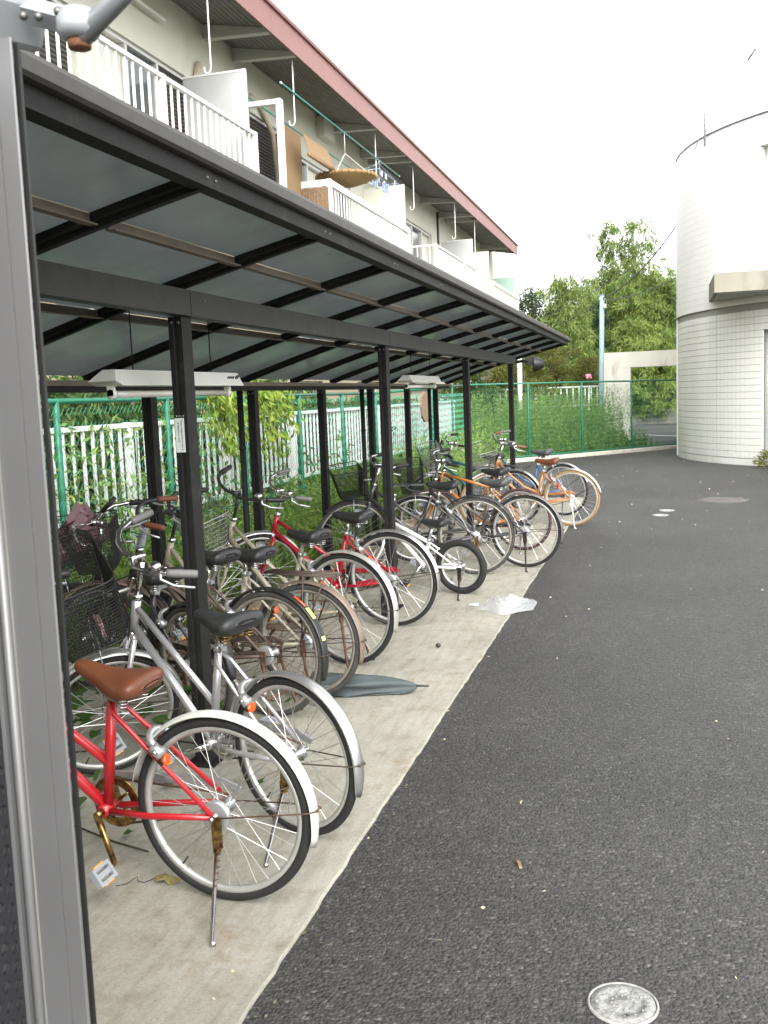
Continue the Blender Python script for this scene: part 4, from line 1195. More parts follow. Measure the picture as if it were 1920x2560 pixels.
# ------------------------------------------------------------------ covers and litter on the yard
def cover(name, label, x, y, r, mt, ring, group=None):
    t = thing(name, label, 'cover', group, loc=(x, y, 0.0))
    m = MB(); m.lathe([(r * 0.93, 0.002), (r * 0.93, 0.006), (r * 0.95, 0.007), (r * 0.99, 0.006), (r, 0.0005)], 40); m.build('frame_ring', ring, t)
    m = MB(); m.lathe([(0.0, 0.0065), (r * 0.30, 0.0065), (r * 0.31, 0.005), (r * 0.60, 0.005), (r * 0.61, 0.0065), (r * 0.82, 0.0065), (r * 0.83, 0.005), (r * 0.90, 0.005), (r * 0.915, 0.001)], 40); m.build('lid', mt, t)
    return t
c1 = cover('inspection_cover', 'small round grey inspection cover with a key hole in the near asphalt', -0.105, 2.455, 0.092, 'iron_lid', 'lid_pale', 'round covers in the asphalt')
m = MB()
for q in range(12):
    for rr_ in (0.03, 0.055, 0.068):
        a_ = q * PI / 6 + rr_ * 40
        m.sphere((rr_ * math.cos(a_), rr_ * math.sin(a_), 0.006), 0.0045, 6, 4, (1, 1, .5))
m.build('raised_stud', 'iron_lid', c1)
m = MB(); m.lathe([(0.0, 0.0072), (0.0055, 0.0072), (0.006, 0.006)], 10, 'z', (0.012, -0.052, 0.0)); m.build('key_hole', 'ink', c1)
cover('manhole_cover', 'dark worn manhole cover far out on the asphalt', 0.82, 14.25, 0.33, 'manhole_iron', 'manhole_iron', 'round covers in the asphalt')
cover('inspection_cover', 'tiny pale cover nearer of the two before the far manhole', -0.02, 12.60, 0.10, 'lid_pale', 'lid_pale', 'round covers in the asphalt')
cover('inspection_cover', 'tiny pale cover farther of the two before the far manhole', 0.06, 13.08, 0.10, 'lid_pale', 'lid_pale', 'round covers in the asphalt')
# pale flecks and chips lying about
n = 420
P = np.stack([rng.uniform(-3.0, 3.4, n), rng.uniform(1.8, 25, n) ** 1.0, np.full(n, 0.014)], 1)
P = P[(P[:, 0] > -2.9)]
D_ = rng.normal(size=(len(P), 3)); D_[:, 2] *= 0.08
lf = obj('litter_flecks', leaf_mesh('litter_flecks', P, D_, rng.uniform(0.004, 0.017, len(P)) * (1 + (P[:, 1] / 14)), rng.uniform(0.004, 0.010, len(P)) * (1 + P[:, 1] / 18), 'litter_pale', 0.1))
tag(lf, 'scattered pale leaf flecks and chips lying over the yard', 'litter', kind='stuff')
n = 260
P = np.stack([-1.045 + np.abs(rng.normal(0, .05, n)), rng.uniform(1.8, 14, n), np.full(n, 0.006)], 1)
D_ = rng.normal(size=(n, 3)); D_[:, 2] *= 0.1
eg = obj('edge_grit', leaf_mesh('edge_grit', P, D_, rng.uniform(0.006, 0.022, n), rng.uniform(0.004, 0.012, n), 'soil', 0.1))
tag(eg, 'brown grit and crumbs gathered along the slab edge', 'grit', kind='stuff')
# fallen leaf with its stalk
t = thing('fallen_leaf', 'dry olive leaf with a long curled stalk on the near slab', 'leaf')
m = MB()
pts = [(0, 0), (0.03, 0.028), (0.045, 0.014), (0.062, 0.030), (0.078, 0.012), (0.10, 0.012), (0.088, -0.006), (0.07, -0.024), (0.045, -0.016), (0.02, -0.028)]
vs = [(-1.655 + x_, 2.80 + y_, 0.018 + 0.010 * math.sin(x_ * 60) + 0.006 * math.cos(y_ * 90)) for x_, y_ in pts] + [(-1.615, 2.805, 0.030)]
m.add(vs, [(i_, (i_ + 1) % 10, 10) for i_ in range(10)]); b_ = m.build('blade', 'leaf_dry', t)
b_.modifiers.new('t', 'SOLIDIFY').thickness = 0.0012
m = MB(); m.tube([(-1.652, 2.80, 0.018), (-1.68, 2.775, 0.012), (-1.705, 2.775, 0.014), (-1.715, 2.79, 0.022), (-1.735, 2.755, 0.012), (-1.765, 2.735, 0.011)], 0.0013, 5); m.build('stalk', 'twig', t)
t = thing('fallen_leaf', 'small curled orange leaf alone on the dark asphalt', 'leaf')
m = MB(); m.sweep([((-0.487, 3.190, 0.005), (.9, .4, 0), (0, 0, 1)), ((-0.479, 3.168, 0.008), (.9, .4, 0), (0, 0, 1)), ((-0.470, 3.142, 0.011), (.9, .4, 0), (0, 0, 1)), ((-0.464, 3.126, 0.005), (.9, .4, 0), (0, 0, 1))], [(-0.006, 0.004), (0, -0.002), (0.006, 0.004), (0.004, 0.006), (0, 0.001), (-0.004, 0.006)]); m.build('blade', 'bamboo_blind', t)
# plastic bag
t = thing('plastic_bag', 'crumpled clear plastic bag lying across the slab edge', 'bag')
nx_, ny_ = 26, 16
vs = []
rr = random.Random(3)
ph = [(rr.uniform(5, 22), rr.uniform(5, 22), rr.uniform(0, 6), rr.uniform(0.3, 1)) for _ in range(9)]
for j in range(ny_ + 1):
    for i_ in range(nx_ + 1):
        u, v_ = i_ / nx_, j / ny_
        env = max(0.0, math.sin(PI * min(1, u * 1.0)) * math.sin(PI * v_)) ** 0.6
        hgt = sum(w2 * abs(math.sin(a_ * u + b_ * v_ + c_)) for a_, b_, c_, w2 in ph) / 9
        bumpz = 0.05 * math.exp(-((u - .58) / .14) ** 2 - ((v_ - .7) / .3) ** 2) + 0.03 * math.exp(-((u - .3) / .2) ** 2)
        wv = 0.5 + 0.5 * max(0.0, math.sin(PI * u)) ** 0.5
        vs.append((-1.33 + 0.42 * u, 7.16 + (v_ - .5) * 0.50 * wv + 0.05 * math.sin(9 * u), 0.012 + env * (0.075 * hgt + bumpz)))
m = MB(); m.add(vs, [(j * (nx_ + 1) + i_, j * (nx_ + 1) + i_ + 1, (j + 1) * (nx_ + 1) + i_ + 1, (j + 1) * (nx_ + 1) + i_) for j in range(ny_) for i_ in range(nx_)])
m.build('film', 'bag_film', t)
m = MB(); m.tube([(-1.33, 7.14, 0.02), (-1.37, 7.13, 0.025), (-1.41, 7.15, 0.016)], [0.02, 0.012, 0.018], 7); m.build('knotted_end', 'bag_film', t)
st = tag(MB().sphere((-1.37, 5.93, 0.022), 0.017, 8, 6, (1, 1, .8)).build('bottle_cap', 'ink'), 'tiny black cap lying on the bare slab', 'cap')

# ------------------------------------------------------------------ bicycles
def wheel(parent, name, c, r, tyre, rim, spoke, M, wide=0.017, front=False, hubmat='alloy', steer_extra=None):
    """hub mesh carrying tyre, rim and spokes as sub-parts; M steers the whole wheel"""
    cx_, cz_ = c
    m = MB(M)
    hw_ = 0.045 if front else 0.055
    m.lathe([(0.006, -hw_ - 0.012), (0.008, -hw_ - 0.012), (0.008, -hw_), (0.024, -hw_ + 0.008), (0.026, -hw_ + 0.012), (0.014, -hw_ + 0.018), (0.013, 0), (0.014, hw_ - 0.018), (0.026, hw_ - 0.012), (0.024, hw_ - 0.008), (0.008, hw_), (0.008, hw_ + 0.012), (0.006, hw_ + 0.012)], 18, 'y', (cx_, 0, cz_))
    hub = m.build(name, hubmat, parent)
    m = MB(M)
    R_ = r - wide
    prof = [(R_ + wide * math.cos(a), wide * 0.95 * math.sin(a)) for a in [2 * PI * k_ / 12 for k_ in range(12)]]
    m.lathe(prof, 72, 'y', (cx_, 0, cz_), closed=True)
    m.build('tyre', tyre, hub)
    m = MB(M)
    ri = R_ - wide * 0.75
    prof = [(ri + 0.004, -0.0115), (ri + 0.004, 0.0115), (ri - 0.010, 0.0105), (ri - 0.017, 0.0045), (ri - 0.017, -0.0045), (ri - 0.010, -0.0105)]
    m.lathe(prof, 72, 'y', (cx_, 0, cz_), closed=True)
    m.build('rim', rim, hub)
    m = MB(M)
    n = 32
    for k_ in range(n):
        s_ = 1 if k_ % 2 else -1
        a = 2 * PI * k_ / n
        off = (0.62 if (k_ // 2) % 2 else -0.62)
        p0 = (cx_ + 0.023 * math.cos(a + off * 1.7), s_ * (hw_ - 0.012), cz_ + 0.023 * math.sin(a + off * 1.7))
        p1 = (cx_ + (ri - 0.014) * math.cos(a), s_ * 0.003, cz_ + (ri - 0.014) * math.sin(a))
        m.tube([p0, p1], 0.00125, 4, cap=False)
    so = m.build('spokes', spoke, hub)
    m = MB(M)
    a = -0.9
    m.tube([(cx_ + (ri - 0.014) * math.cos(a), 0, cz_ + (ri - 0.014) * math.sin(a)), (cx_ + (ri - 0.05) * math.cos(a), 0, cz_ + (ri - 0.05) * math.sin(a))], 0.0035, 6)
    m.build('valve', 'ink', hub)
    return hub

def guard_strip(parent, name, c, r, a0, a1, mt, M, w=0.056, stay_at=None, staymat='spoke_rusty', axle_y=0.068):
    """mudguard: curved section swept round the tyre, rounded end"""
    cx_, cz_ = c
    m = MB(M)
    fr_ = []
    n = 36
    for i_ in range(n + 1):
        a = a0 + (a1 - a0) * i_ / n
        u = Vector((math.cos(a), 0, math.sin(a)))
        k_ = 1.0
        e = (n - i_)
        if e < 3: k_ = (0.55, 0.8, 0.93)[e]
        fr_.append((Vector((cx_, 0, cz_)) + u * (r + 0.012), u, Vector((0, k_, 0))))
    prof = []
    k2 = 9
    for i_ in range(k2):
        t_ = -1 + 2 * i_ / (k2 - 1)
        prof.append((0.012 * (1 - t_ * t_) - 0.003, t_ * w / 2))
    for i_ in range(k2 - 1, -1, -1):
        t_ = -1 + 2 * i_ / (k2 - 1)
        prof.append((0.012 * (1 - t_ * t_) - 0.0046, t_ * w / 2 * 0.97))
    m.sweep(fr_, prof)
    g = m.build(name, mt, parent)
    if stay_at is not None:
        m = MB(M)
        u = Vector((math.cos(stay_at), 0, math.sin(stay_at)))
        e = Vector((cx_, 0, cz_)) + u * (r + 0.023)
        for s_ in (-1, 1):
            m.tube([(cx_, s_ * axle_y, cz_), (e.x - u.x * 0.02, s_ * (w / 2 + 0.004), e.z - u.z * 0.02), (e.x, s_ * w * 0.3, e.z)], 0.0024, 6)
        m.tube([(e.x, -w * 0.3, e.z), (e.x + u.x * .003, 0, e.z + u.z * .003), (e.x, w * 0.3, e.z)], 0.0026, 6)
        for s_ in (-.012, .012): m.sphere((e.x + u.x * 0.004, s_, e.z + u.z * 0.004), 0.005, 8, 5)
        m.build('guard_stay', staymat, g)
    return g

def saddle(parent, x, z, mt, spring='chrome', sc=1.0, springs=True, tilt=0.0):
    M = Matrix.Translation((x, 0, z)) @ Matrix.Rotation(tilt, 4, 'Y') @ Matrix.Scale(sc, 4)
    m = MB(M)
    prof_x = [0.152, 0.146, 0.135, 0.110, 0.065, 0.015, -0.030, -0.070, -0.100, -0.120, -0.130, -0.134]
    halfw = [0.004, 0.018, 0.028, 0.034, 0.042, 0.062, 0.094, 0.116, 0.122, 0.112, 0.085, 0.05]
    top = [-0.016, -0.006, 0.002, 0.004, -0.001, -0.006, -0.004, 0.006, 0.015, 0.014, 0.002, -0.014]
    depth = [0.012, 0.030, 0.044, 0.056, 0.065, 0.073, 0.080, 0.085, 0.083, 0.072, 0.048, 0.014]
    rings = []
    k_ = 14
    for i_, x_ in enumerate(prof_x):
        ring = []
        w, tz, d = halfw[i_], top[i_], depth[i_]
        for j in range(k_):
            a = PI * j / (k_ - 1)
            ring.append((x_, w * math.cos(a) * (1.0 if abs(math.cos(a)) < .95 else 0.97), tz - d + (d * (max(0.0, math.sin(a)) ** 0.45))))
        rings.append(ring)
    vs = [p for r_ in rings for p in r_]
    fs = []
    for i_ in range(len(rings) - 1):
        for j in range(k_ - 1):
            fs.append((i_ * k_ + j, i_ * k_ + j + 1, (i_ + 1) * k_ + j + 1, (i_ + 1) * k_ + j))
        fs.append((i_ * k_, (i_ + 1) * k_, (i_ + 1) * k_ + k_ - 1, i_ * k_ + k_ - 1))
    fs.append(tuple(range(k_))); fs.append(tuple(range((len(rings) - 1) * k_ + k_ - 1, (len(rings) - 1) * k_ - 1, -1)))
    m.add(vs, fs, True)
    s_ = m.build('saddle', mt, parent)
    sub = s_.modifiers.new('smooth', 'SUBSURF'); sub.levels = 1; sub.render_levels = 1
    if springs:
        for sy in (-1, 1):
            m = MB(M)
            pts = [(-0.07 + 0.017 * math.cos(t_ * 0.8), sy * 0.062 + 0.017 * math.sin(t_ * 0.8), -0.042 - 0.05 * t_ / 36) for t_ in range(37)]
            m.tube(pts, 0.0032, 5); m.build('spring', spring, s_)
        m = MB(M)
        for sy in (-1, 1): m.tube([(0.12, sy * 0.008, -0.03), (0.02, sy * 0.025, -0.075), (-0.05, sy * 0.03, -0.088), (-0.07, sy * 0.062, -0.094)], 0.0035, 6)
        m.box((-0.02, 0, -0.085), (0.035, 0.06, 0.03))
        m.build('rail', spring, s_)
    return s_

def pedal(parent, c, mt, M, refl='reflector_orange', rot=0.3):
    m = MB(M @ Matrix.Translation(c) @ Matrix.Rotation(rot, 4, 'Y'))
    w, d, h = 0.085, 0.062, 0.022
    m.box((d / 2 - .006, 0, 0), (0.012, w, h)); m.box((-d / 2 + .006, 0, 0), (0.012, w, h))
    m.box((0, w / 2 - .006, 0), (d - .024, 0.012, h)); m.box((0, -w / 2 + .006, 0), (d - .024, 0.012, h)); m.box((0, 0, 0), (0.018, w - .024, h * .8))
    p = m.build('pedal', mt, parent)
    for s_ in (-1, 1): MB(M @ Matrix.Translation(c) @ Matrix.Rotation(rot, 4, 'Y')).box((s_ * (d / 2 + 0.002), 0, 0), (0.004, 0.05, 0.013)).build('pedal_reflector', refl, p)
    return p

def basket(parent, M, kind, mt, topw=0.36, topd=0.27, h=0.25, z0=0.0, xo=0.0):
    """wire basket; M places it, x forward"""
    m = MB(M)
    step = {'mesh': 0.0125, 'wire': 0.026}[kind]; rw_ = {'mesh': 0.0016, 'wire': 0.0019}[kind]
    bw, bd = topw * 0.72, topd * 0.74
    def corner(t_, rnd=0.045):
        w = (bw + (topw - bw) * t_) / 2; d = (bd + (topd - bd) * t_) / 2
        pts = []
        for cx_, cy_, a0 in ((d - rnd, w - rnd, 0), (-d + rnd, w - rnd, PI / 2), (-d + rnd, -w + rnd, PI), (d - rnd, -w + rnd, 1.5 * PI)):
            for q in range(4): pts.append(Vector((xo + (topd - bd) * 0.25 * t_ + cx_ + rnd * math.cos(a0 + q * PI / 6), cy_ + rnd * math.sin(a0 + q * PI / 6), z0 + h * t_)))
        return pts
    lo, hi = corner(0), corner(1)
    def at(loop, s_):
        L_ = [(loop[(i_ + 1) % len(loop)] - loop[i_]).length for i_ in range(len(loop))]
        tot = sum(L_); x_ = s_ * tot
        for i_, l_ in enumerate(L_):
            if x_ <= l_: return loop[i_].lerp(loop[(i_ + 1) % len(loop)], x_ / l_)
            x_ -= l_
        return loop[0]
    per = 2 * (topw + topd)
    n = int(per / step)
    for k_ in range(n): m.tube([at(lo, k_ / n), at(hi, k_ / n)], rw_, 3, cap=False)
    nr = max(6, int(h / (step * 1.3)))
    for k_ in range(nr):
        m.tube(corner(k_ / nr), rw_, 3, closed=True)
    nb_ = int(bw / step)
    for k_ in range(nb_):
        y_ = -bw / 2 + bw * (k_ + .5) / nb_; m.tube([(xo - bd / 2, y_, z0), (xo + bd / 2, y_, z0)], rw_, 3, cap=False)
    for k_ in range(int(bd / step)):
        x_ = xo - bd / 2 + bd * (k_ + .5) / int(bd / step); m.tube([(x_, -bw / 2, z0), (x_, bw / 2, z0)], rw_, 3, cap=False)
    b_ = m.build('basket', mt, parent)
    m = MB(M); m.tube(hi, 0.0036, 6, closed=True); m.tube(corner(0.86), 0.0022, 5, closed=True); m.tube(lo, 0.003, 5, closed=True); m.build('basket_rim', mt, b_)
    return b_

def bicycle(label, X, Y, phi, lean, r=0.33, hs=0.80, hb=0.98, frame='mixte', paint='paint_silver', tyre='tyre_black', rim='rim_alloy', spoke='spoke_steel',
            guard='guard_silver', gtail=198, saddle_m='saddle_black', steer=45, bars='city', bar_m='chrome', grip='black_plastic', basket_k=None, basket_m='black_plastic',
            rack=False, stand='side', stand_m='chrome', crank='chrome', pedal_m='grey_plastic', chain='alloy', lock=True, bell=True, refl=True, lamp=True,
            kid=False, stay='spoke_rusty', L=1.07, sx=0.28, drum=True, front_guard=None, stickers=False, seatpost='chrome', crank_ang=-50, sad_tilt=0.0, spring='chrome', tube_k=1.0, coil=False, bask=(0.36, 0.27, 0.25)):
    root = thing('bicycle', label, 'bicycle', 'bicycles parked in the shelter', loc=(X, Y, 0.009), rot=(-rad(lean), 0, PI - rad(phi)))
    I = Matrix.Identity(4)
    bb = Vector((0.43 if not kid else 0.33, 0, 0.27 if not kid else 0.22))
    sad = Vector((sx, 0, hs))
    sdir = (sad - bb).normalized()
    st = bb + sdir * ((0.40 if not kid else 0.22))
    fh = Vector((L, 0, r))
    ax = Vector((-0.335, 0, 0.942))                       # steering axis, pointing up
    zt = hb - 0.19
    ht = Vector((fh.x - 0.045, 0, r)) + ax * ((zt - r) / ax.z)
    hbm = ht - ax * (0.15 if not kid else 0.09)
    S = Matrix.Translation(ht) @ Matrix.Rotation(rad(steer), 4, ax) @ Matrix.Translation(-ht)
    tr_ = 0.0155 * tube_k
    # --- frame
    m = MB()
    m.tube([bb, st], tr_, 12)
    m.tube([ht + ax * 0.004, hbm], 0.019, 12)
    if frame == 'mixte':
        up = bb + sdir * 0.16
        m.tube([ht - ax * 0.035, up], 0.0135 * tube_k, 12); m.tube([hbm + ax * 0.03, bb], 0.0165 * tube_k, 12)
    elif frame == 'loop':
        q0, q1 = ht - ax * 0.035, bb + sdir * 0.13
        m.tube([q0, q0.lerp(q1, .3) + Vector((0, 0, -.05)), q0.lerp(q1, .65) + Vector((0, 0, -.06)), q1], 0.0135, 12)
        w0 = hbm + ax * 0.03; m.tube([w0, w0.lerp(bb, .35) + Vector((0, 0, -.055)), w0.lerp(bb, .7) + Vector((0, 0, -.045)), bb], 0.0165, 12)
    elif frame == 'diamond':
        m.tube([ht - ax * 0.03, st - sdir * 0.02], 0.0165, 12); m.tube([hbm + ax * 0.03, bb], 0.0185, 12)
    m.tube([bb + Vector((0, -.036, 0)), bb + Vector((0, .036, 0))], 0.021, 14)
    for s_ in (-1, 1):
        m.tube([bb + Vector((-0.03, s_ * 0.025, 0)), Vector((0.25 * bb.x / .43, s_ * 0.048, r * .3 + bb.z * .7)), Vector((0.0, s_ * 0.060, r))], [0.0115, 0.011, 0.009], 10)
        m.tube([st - sdir * 0.02 + Vector((0, s_ * 0.012, 0)), st - sdir * 0.02 + Vector((-0.03, s_ * 0.036, -0.035)), Vector((0.0, s_ * 0.060, r))], 0.0078, 10)
    f = m.build('frame', paint, root)
    m = MB(); m.tube([st - sdir * 0.03, sad - sdir * 0.055], 0.0128, 12); m.build('seat_post', seatpost, root)
    m = MB(); m.tube([st - sdir * 0.012, st + sdir * 0.012], 0.019, 12); m.box(st + Vector((-0.022, 0, 0)), (0.02, 0.028, 0.018)); m.build('seat_clamp', 'alloy', root)
    # --- wheels
    wide = 0.0175 if not kid else 0.029
    rw_ = wheel(root, 'rear_wheel', (0, r), r, tyre, rim, spoke, I, wide)
    fw_ = wheel(root, 'front_wheel', (fh.x, r), r, tyre, rim, spoke, S, wide, True)
    if drum:
        m = MB(); m.lathe([(0.012, 0.030), (0.046, 0.030), (0.050, 0.034), (0.050, 0.050), (0.044, 0.054), (0.012, 0.054)], 24, 'y', (0, 0, r)); m.build('brake_drum', 'alloy', rw_)
    for s_ in (-1, 1): MB().lathe([(0.0, s_ * 0.082), (0.006, s_ * 0.082), (0.009, s_ * 0.074), (0.009, s_ * 0.066), (0.0, s_ * 0.066)], 8, 'y', (0, 0, r)).build('axle_nut', stand_m, rw_)
    # --- fork
    m = MB(S)
    cr = hbm - ax * 0.02
    for s_ in (-1, 1):
        m.tube([cr + Vector((0, s_ * 0.036, 0)), cr.lerp(fh, .55) + Vector((-0.014, s_ * 0.047, 0)), Vector((fh.x - 0.008, s_ * 0.052, r + 0.03)), Vector((fh.x, s_ * 0.052, r))], [0.0125, 0.011, 0.009, 0.008], 10)
    m.tube([cr + Vector((0, -.042, 0)), cr + Vector((0, .042, 0))], 0.0135, 10); m.tube([hbm, cr], 0.015, 10)
    m.build('fork', paint if not frame == 'x' else 'chrome', root)
    MB(S).tube([ht, ht + ax * 0.022], 0.0215, 14).build('headset', 'chrome', root); MB(S).tube([hbm - ax * 0.012, hbm], 0.0215, 14).build('headset', 'chrome', root)
    # --- handlebar
    stem = ht + ax * ((hb - ht.z) / ax.z)
    m = MB(S); m.tube([ht, stem - ax * 0.02], 0.0115, 10)
    cb = stem + Vector((0.045, 0, 0.0))
    m.tube([stem - ax * 0.03, stem - ax * 0.005, cb], [0.013, 0.014, 0.013], 10); m.tube([cb + Vector((0, -.022, 0)), cb + Vector((0, .022, 0))], 0.017, 12)
    hbp = m.build('stem', bar_m, root)
    m = MB(S)
    def side(s_):
        if bars == 'city':
            return [cb, cb + Vector((0.018, s_ * .06, 0.004)), cb + Vector((0.022, s_ * .115, 0.022)), cb + Vector((-0.005, s_ * .185, 0.034)), cb + Vector((-0.062, s_ * .238, 0.03)), cb + Vector((-0.165, s_ * .292, 0.014))]
        if bars == 'riser':
            return [cb, cb + Vector((0.01, s_ * .05, 0.0)), cb + Vector((0.02, s_ * .11, .11)), cb + Vector((-0.02, s_ * .17, .15)), cb + Vector((-0.12, s_ * .23, .15)), cb + Vector((-0.22, s_ * .25, .14))]
        return [cb, cb + Vector((0.0, s_ * .10, 0.0)), cb + Vector((0.0, s_ * .16, .03)), cb + Vector((-0.02, s_ * .22, .04)), cb + Vector((-0.035, s_ * .29, .04))]
    for s_ in (-1, 1): m.tube(side(s_), 0.0108, 10)
    hbar = m.build('handlebar', bar_m, root)
    for s_ in (-1, 1):
        q = side(s_); d_ = (q[-1] - q[-2]).normalized()
        m = MB(S); m.tube([q[-1] - d_ * 0.105, q[-1] - d_ * 0.09, q[-1] - d_ * 0.004, q[-1] + d_ * 0.012], [0.0175, 0.0158, 0.0162, 0.014], 12); m.build('grip', grip, hbar)
        m = MB(S); b0 = q[-1] - d_ * 0.13
        sd_ = Vector((0, s_, 0)); fwd_ = Vector((1, 0, 0)) if bars == 'flat' else sd_ * 0.2 - Vector((0, 0, 1)) * .25
        o1 = (sd_ * 0.02 + Vector((0.012, 0, -0.035)))
        m.tube([b0, b0 + o1 * .6, b0 + d_ * 0.05 + o1 * 1.1, b0 + d_ * 0.13 + o1 * 1.25], [0.008, 0.007, 0.0055, 0.005], 8); m.build('brake_lever', 'alloy' if not kid else 'black_plastic', hbar)
        m = MB(S); m.tube([b0 + o1 * .4, b0 + Vector((0.09, -s_ * .03, 0.02)), cb + Vector((0.10, s_ * .06, -0.04)), ht + Vector((0.05, s_ * .012, -0.08)), hbm + Vector((0.03, s_ * .02, -0.02))], 0.0024, 6); m.build('brake_cable', 'black_plastic', hbar)
    if bell:
        q = side(1); c_ = q[3].lerp(q[4], .6) + Vector((0, 0, 0.022))
        m = MB(S); m.lathe([(0.0, 0.024), (0.014, 0.022), (0.023, 0.012), (0.026, 0.0), (0.024, -0.002), (0.0, 0.0)], 16, 'z', c_); m.tube([c_, c_ - Vector((0, 0, .02))], 0.008, 8); m.build('bell', 'chrome', hbar)
    # --- mudguards
    if guard:
        guard_strip(root, 'rear_mudguard', (0, r), r, rad(12), rad(gtail), guard, I, stay_at=rad(gtail - 22), staymat=stay)
        if front_guard != 'none':
            guard_strip(root, 'front_mudguard', (fh.x, r), r, rad(48), rad(212), front_guard or guard, S, stay_at=rad(196), staymat=stay, axle_y=0.06)
    if stickers:
        rm_ = [o_ for o_ in root.children if o_.name.startswith('rear_mudguard')][0]
        for a0, a1, mt_, w2 in ((118, 131, 'reflector_red', 0.014), (133, 144, 'reflector_yellow', 0.026), (160, 163.5, 'reflector_yellow', 0.03)):
            m = MB(); fr_ = []
            for i_ in range(7):
                a = rad(a0 + (a1 - a0) * i_ / 6); u = Vector((math.cos(a), 0, math.sin(a)))
                fr_.append((Vector((0, 0, r)) + u * (r + 0.0225), u, Vector((0, 1, 0))))
            m.sweep(fr_, [(0, -w2 / 2 + .01), (0.0016, -w2 / 2 + .01), (0.0016, w2 / 2 + .01), (0, w2 / 2 + .01)], smooth=False); m.build('reflective_sticker', mt_, rm_)
    # --- saddle
    saddle(root, sad.x - 0.01, hs, saddle_m, spring, 0.82 if kid else 1.0, not kid, sad_tilt)
    # --- drive
    m = MB(); m.lathe([(0.060, -0.052), (0.088, -0.052), (0.092, -0.048), (0.088, -0.044), (0.060, -0.044)], 32, 'y', bb, closed=True)
    for q in range(5):
        a = q * 2 * PI / 5; m.tube([bb + Vector((0.015 * math.cos(a), -.048, 0.015 * math.sin(a))), bb + Vector((0.064 * math.cos(a), -.048, 0.064 * math.sin(a)))], 0.006, 6)
    ck = m.build('crankset', crank, root)
    for s_ in (-1, 1):
        a = rad(crank_ang) + (PI if s_ < 0 else 0)
        e = bb + Vector((math.cos(a) * 0.165, s_ * 0.078, math.sin(a) * 0.165))
        m = MB(); m.tube([bb + Vector((0, s_ * .03, 0)), bb + Vector((0, s_ * .066, 0))], 0.013, 12); m.tube([bb + Vector((0, s_ * .062, 0)), e], [0.0125, 0.0095], 10); m.tube([e, e + Vector((0, s_ * .035, 0))], 0.006, 8); m.build('crank_arm', crank, ck)
        pedal(ck, e + Vector((0, s_ * 0.066, 0)), pedal_m, I, rot=rad(crank_ang) * .5)
    m = MB()
    for dz in (0.05, -0.05):
        m.tube([bb + Vector((0, -.048, dz * 1.65)), Vector((0, -.048, r + dz * .62))], 0.0042, 5)
    m.build('chain', 'steel_rusty', root)
    if chain:
        m = MB()
        pr = [(bb.x + 0.105, bb.z + .01), (bb.x + .06, bb.z + .10), (bb.x - .05, bb.z + .105), (0.03, r + .075), (-.04, r + .05), (-.03, r + .03), (0.03, r + .045), (bb.x - .05, bb.z + .075), (bb.x + .05, bb.z + .07), (bb.x + .085, bb.z + .0)]
        m.sweep([((0, -.068, 0), (1, 0, 0), (0, 0, 1)), ((0, -.058, 0), (1, 0, 0), (0, 0, 1))], pr, smooth=False); m.build('chain_guard', chain, root)
    # --- stand
    tl = math.tan(rad(lean))
    if stand == 'side':
        ft = Vector((-0.07, 0.25, 0.25 * tl + 0.006))
        m = MB(); a0 = Vector((-0.01, 0.068, r - 0.012))
        m.tube([a0 + Vector((-.005, .012, -.075)), ft, ft + Vector((-.014, .012, -.001))], [0.0075, 0.0065, 0.0085], 10)
        so = m.build('kick_stand', stand_m, root)
        m = MB(); m.box((a0 + Vector((-0.004, .004, -.03))), (0.034, 0.006, 0.10)); m.box((a0 + Vector((-0.006, .012, -.07))), (0.020, 0.018, 0.045)); m.build('stand_bracket', 'chrome_rusty' if stand_m == 'chrome' else stand_m, so)
        m = MB(); p0, p1 = a0 + Vector((-.028, .018, -.02)), a0.lerp(ft, .55) + Vector((-.012, .012, 0))
        m.tube([p0.lerp(p1, k_ / 44) + Vector((0.007 * math.cos(k_ * 1.3), 0.007 * math.sin(k_ * 1.3), 0)) for k_ in range(45)], 0.0015, 4); m.build('stand_spring', 'steel_rusty', so)
    elif stand == 'centre':
        m = MB()
        for s_ in (-1, 1):
            m.box((-.006, s_ * .072, r - .02), (0.03, 0.006, 0.09)); m.tube([(-.006, s_ * .076, r - .03), (-.07, s_ * .12, .03 + s_ * .12 * tl), (-.10, s_ * .13, .006 + s_ * .13 * tl)], 0.0085, 8)
        m.tube([(-.05, -.105, .12 - .1 * tl), (-.05, .105, .12 + .1 * tl)], 0.007, 8); m.build('centre_stand', stand_m, root)
    # --- ring lock on the seat stays
    if lock:
        c0 = Vector((st.x * 0.47, 0, r + (st.z - r) * 0.47)); uu = (st - Vector((0, 0, r))).normalized(); vv = Vector((-uu.z, 0, uu.x))
        Mx = Matrix.Translation(Vector((0, 0, r)) + uu * (r - 0.015))
        m = MB(Mx); n = 16
        arc = [Vector(vv) * 0.018 + Vector((0, math.cos(a) * 0.050, 0)) + uu * (math.sin(a) * 0.045) for a in [PI * 1.25 - (PI * 1.5) * k_ / n for k_ in range(n + 1)]]
        m.tube(arc, [0.010] * 4 + [0.012] * 9 + [0.014] * 4, 10)
        m.tube([arc[-1] - uu * .01 + Vector((0, .02, 0)), arc[-1] + uu * .035 + Vector((0, .022, 0))], 0.019, 12)
        lk = m.build('ring_lock', 'alloy', root)
        m = MB(Mx); m.lathe([(0, 0.046), (0.008, 0.046), (0.009, 0.04)], 10, 'y', arc[-1] + uu * .012); m.build('key_cylinder', 'chrome', lk)
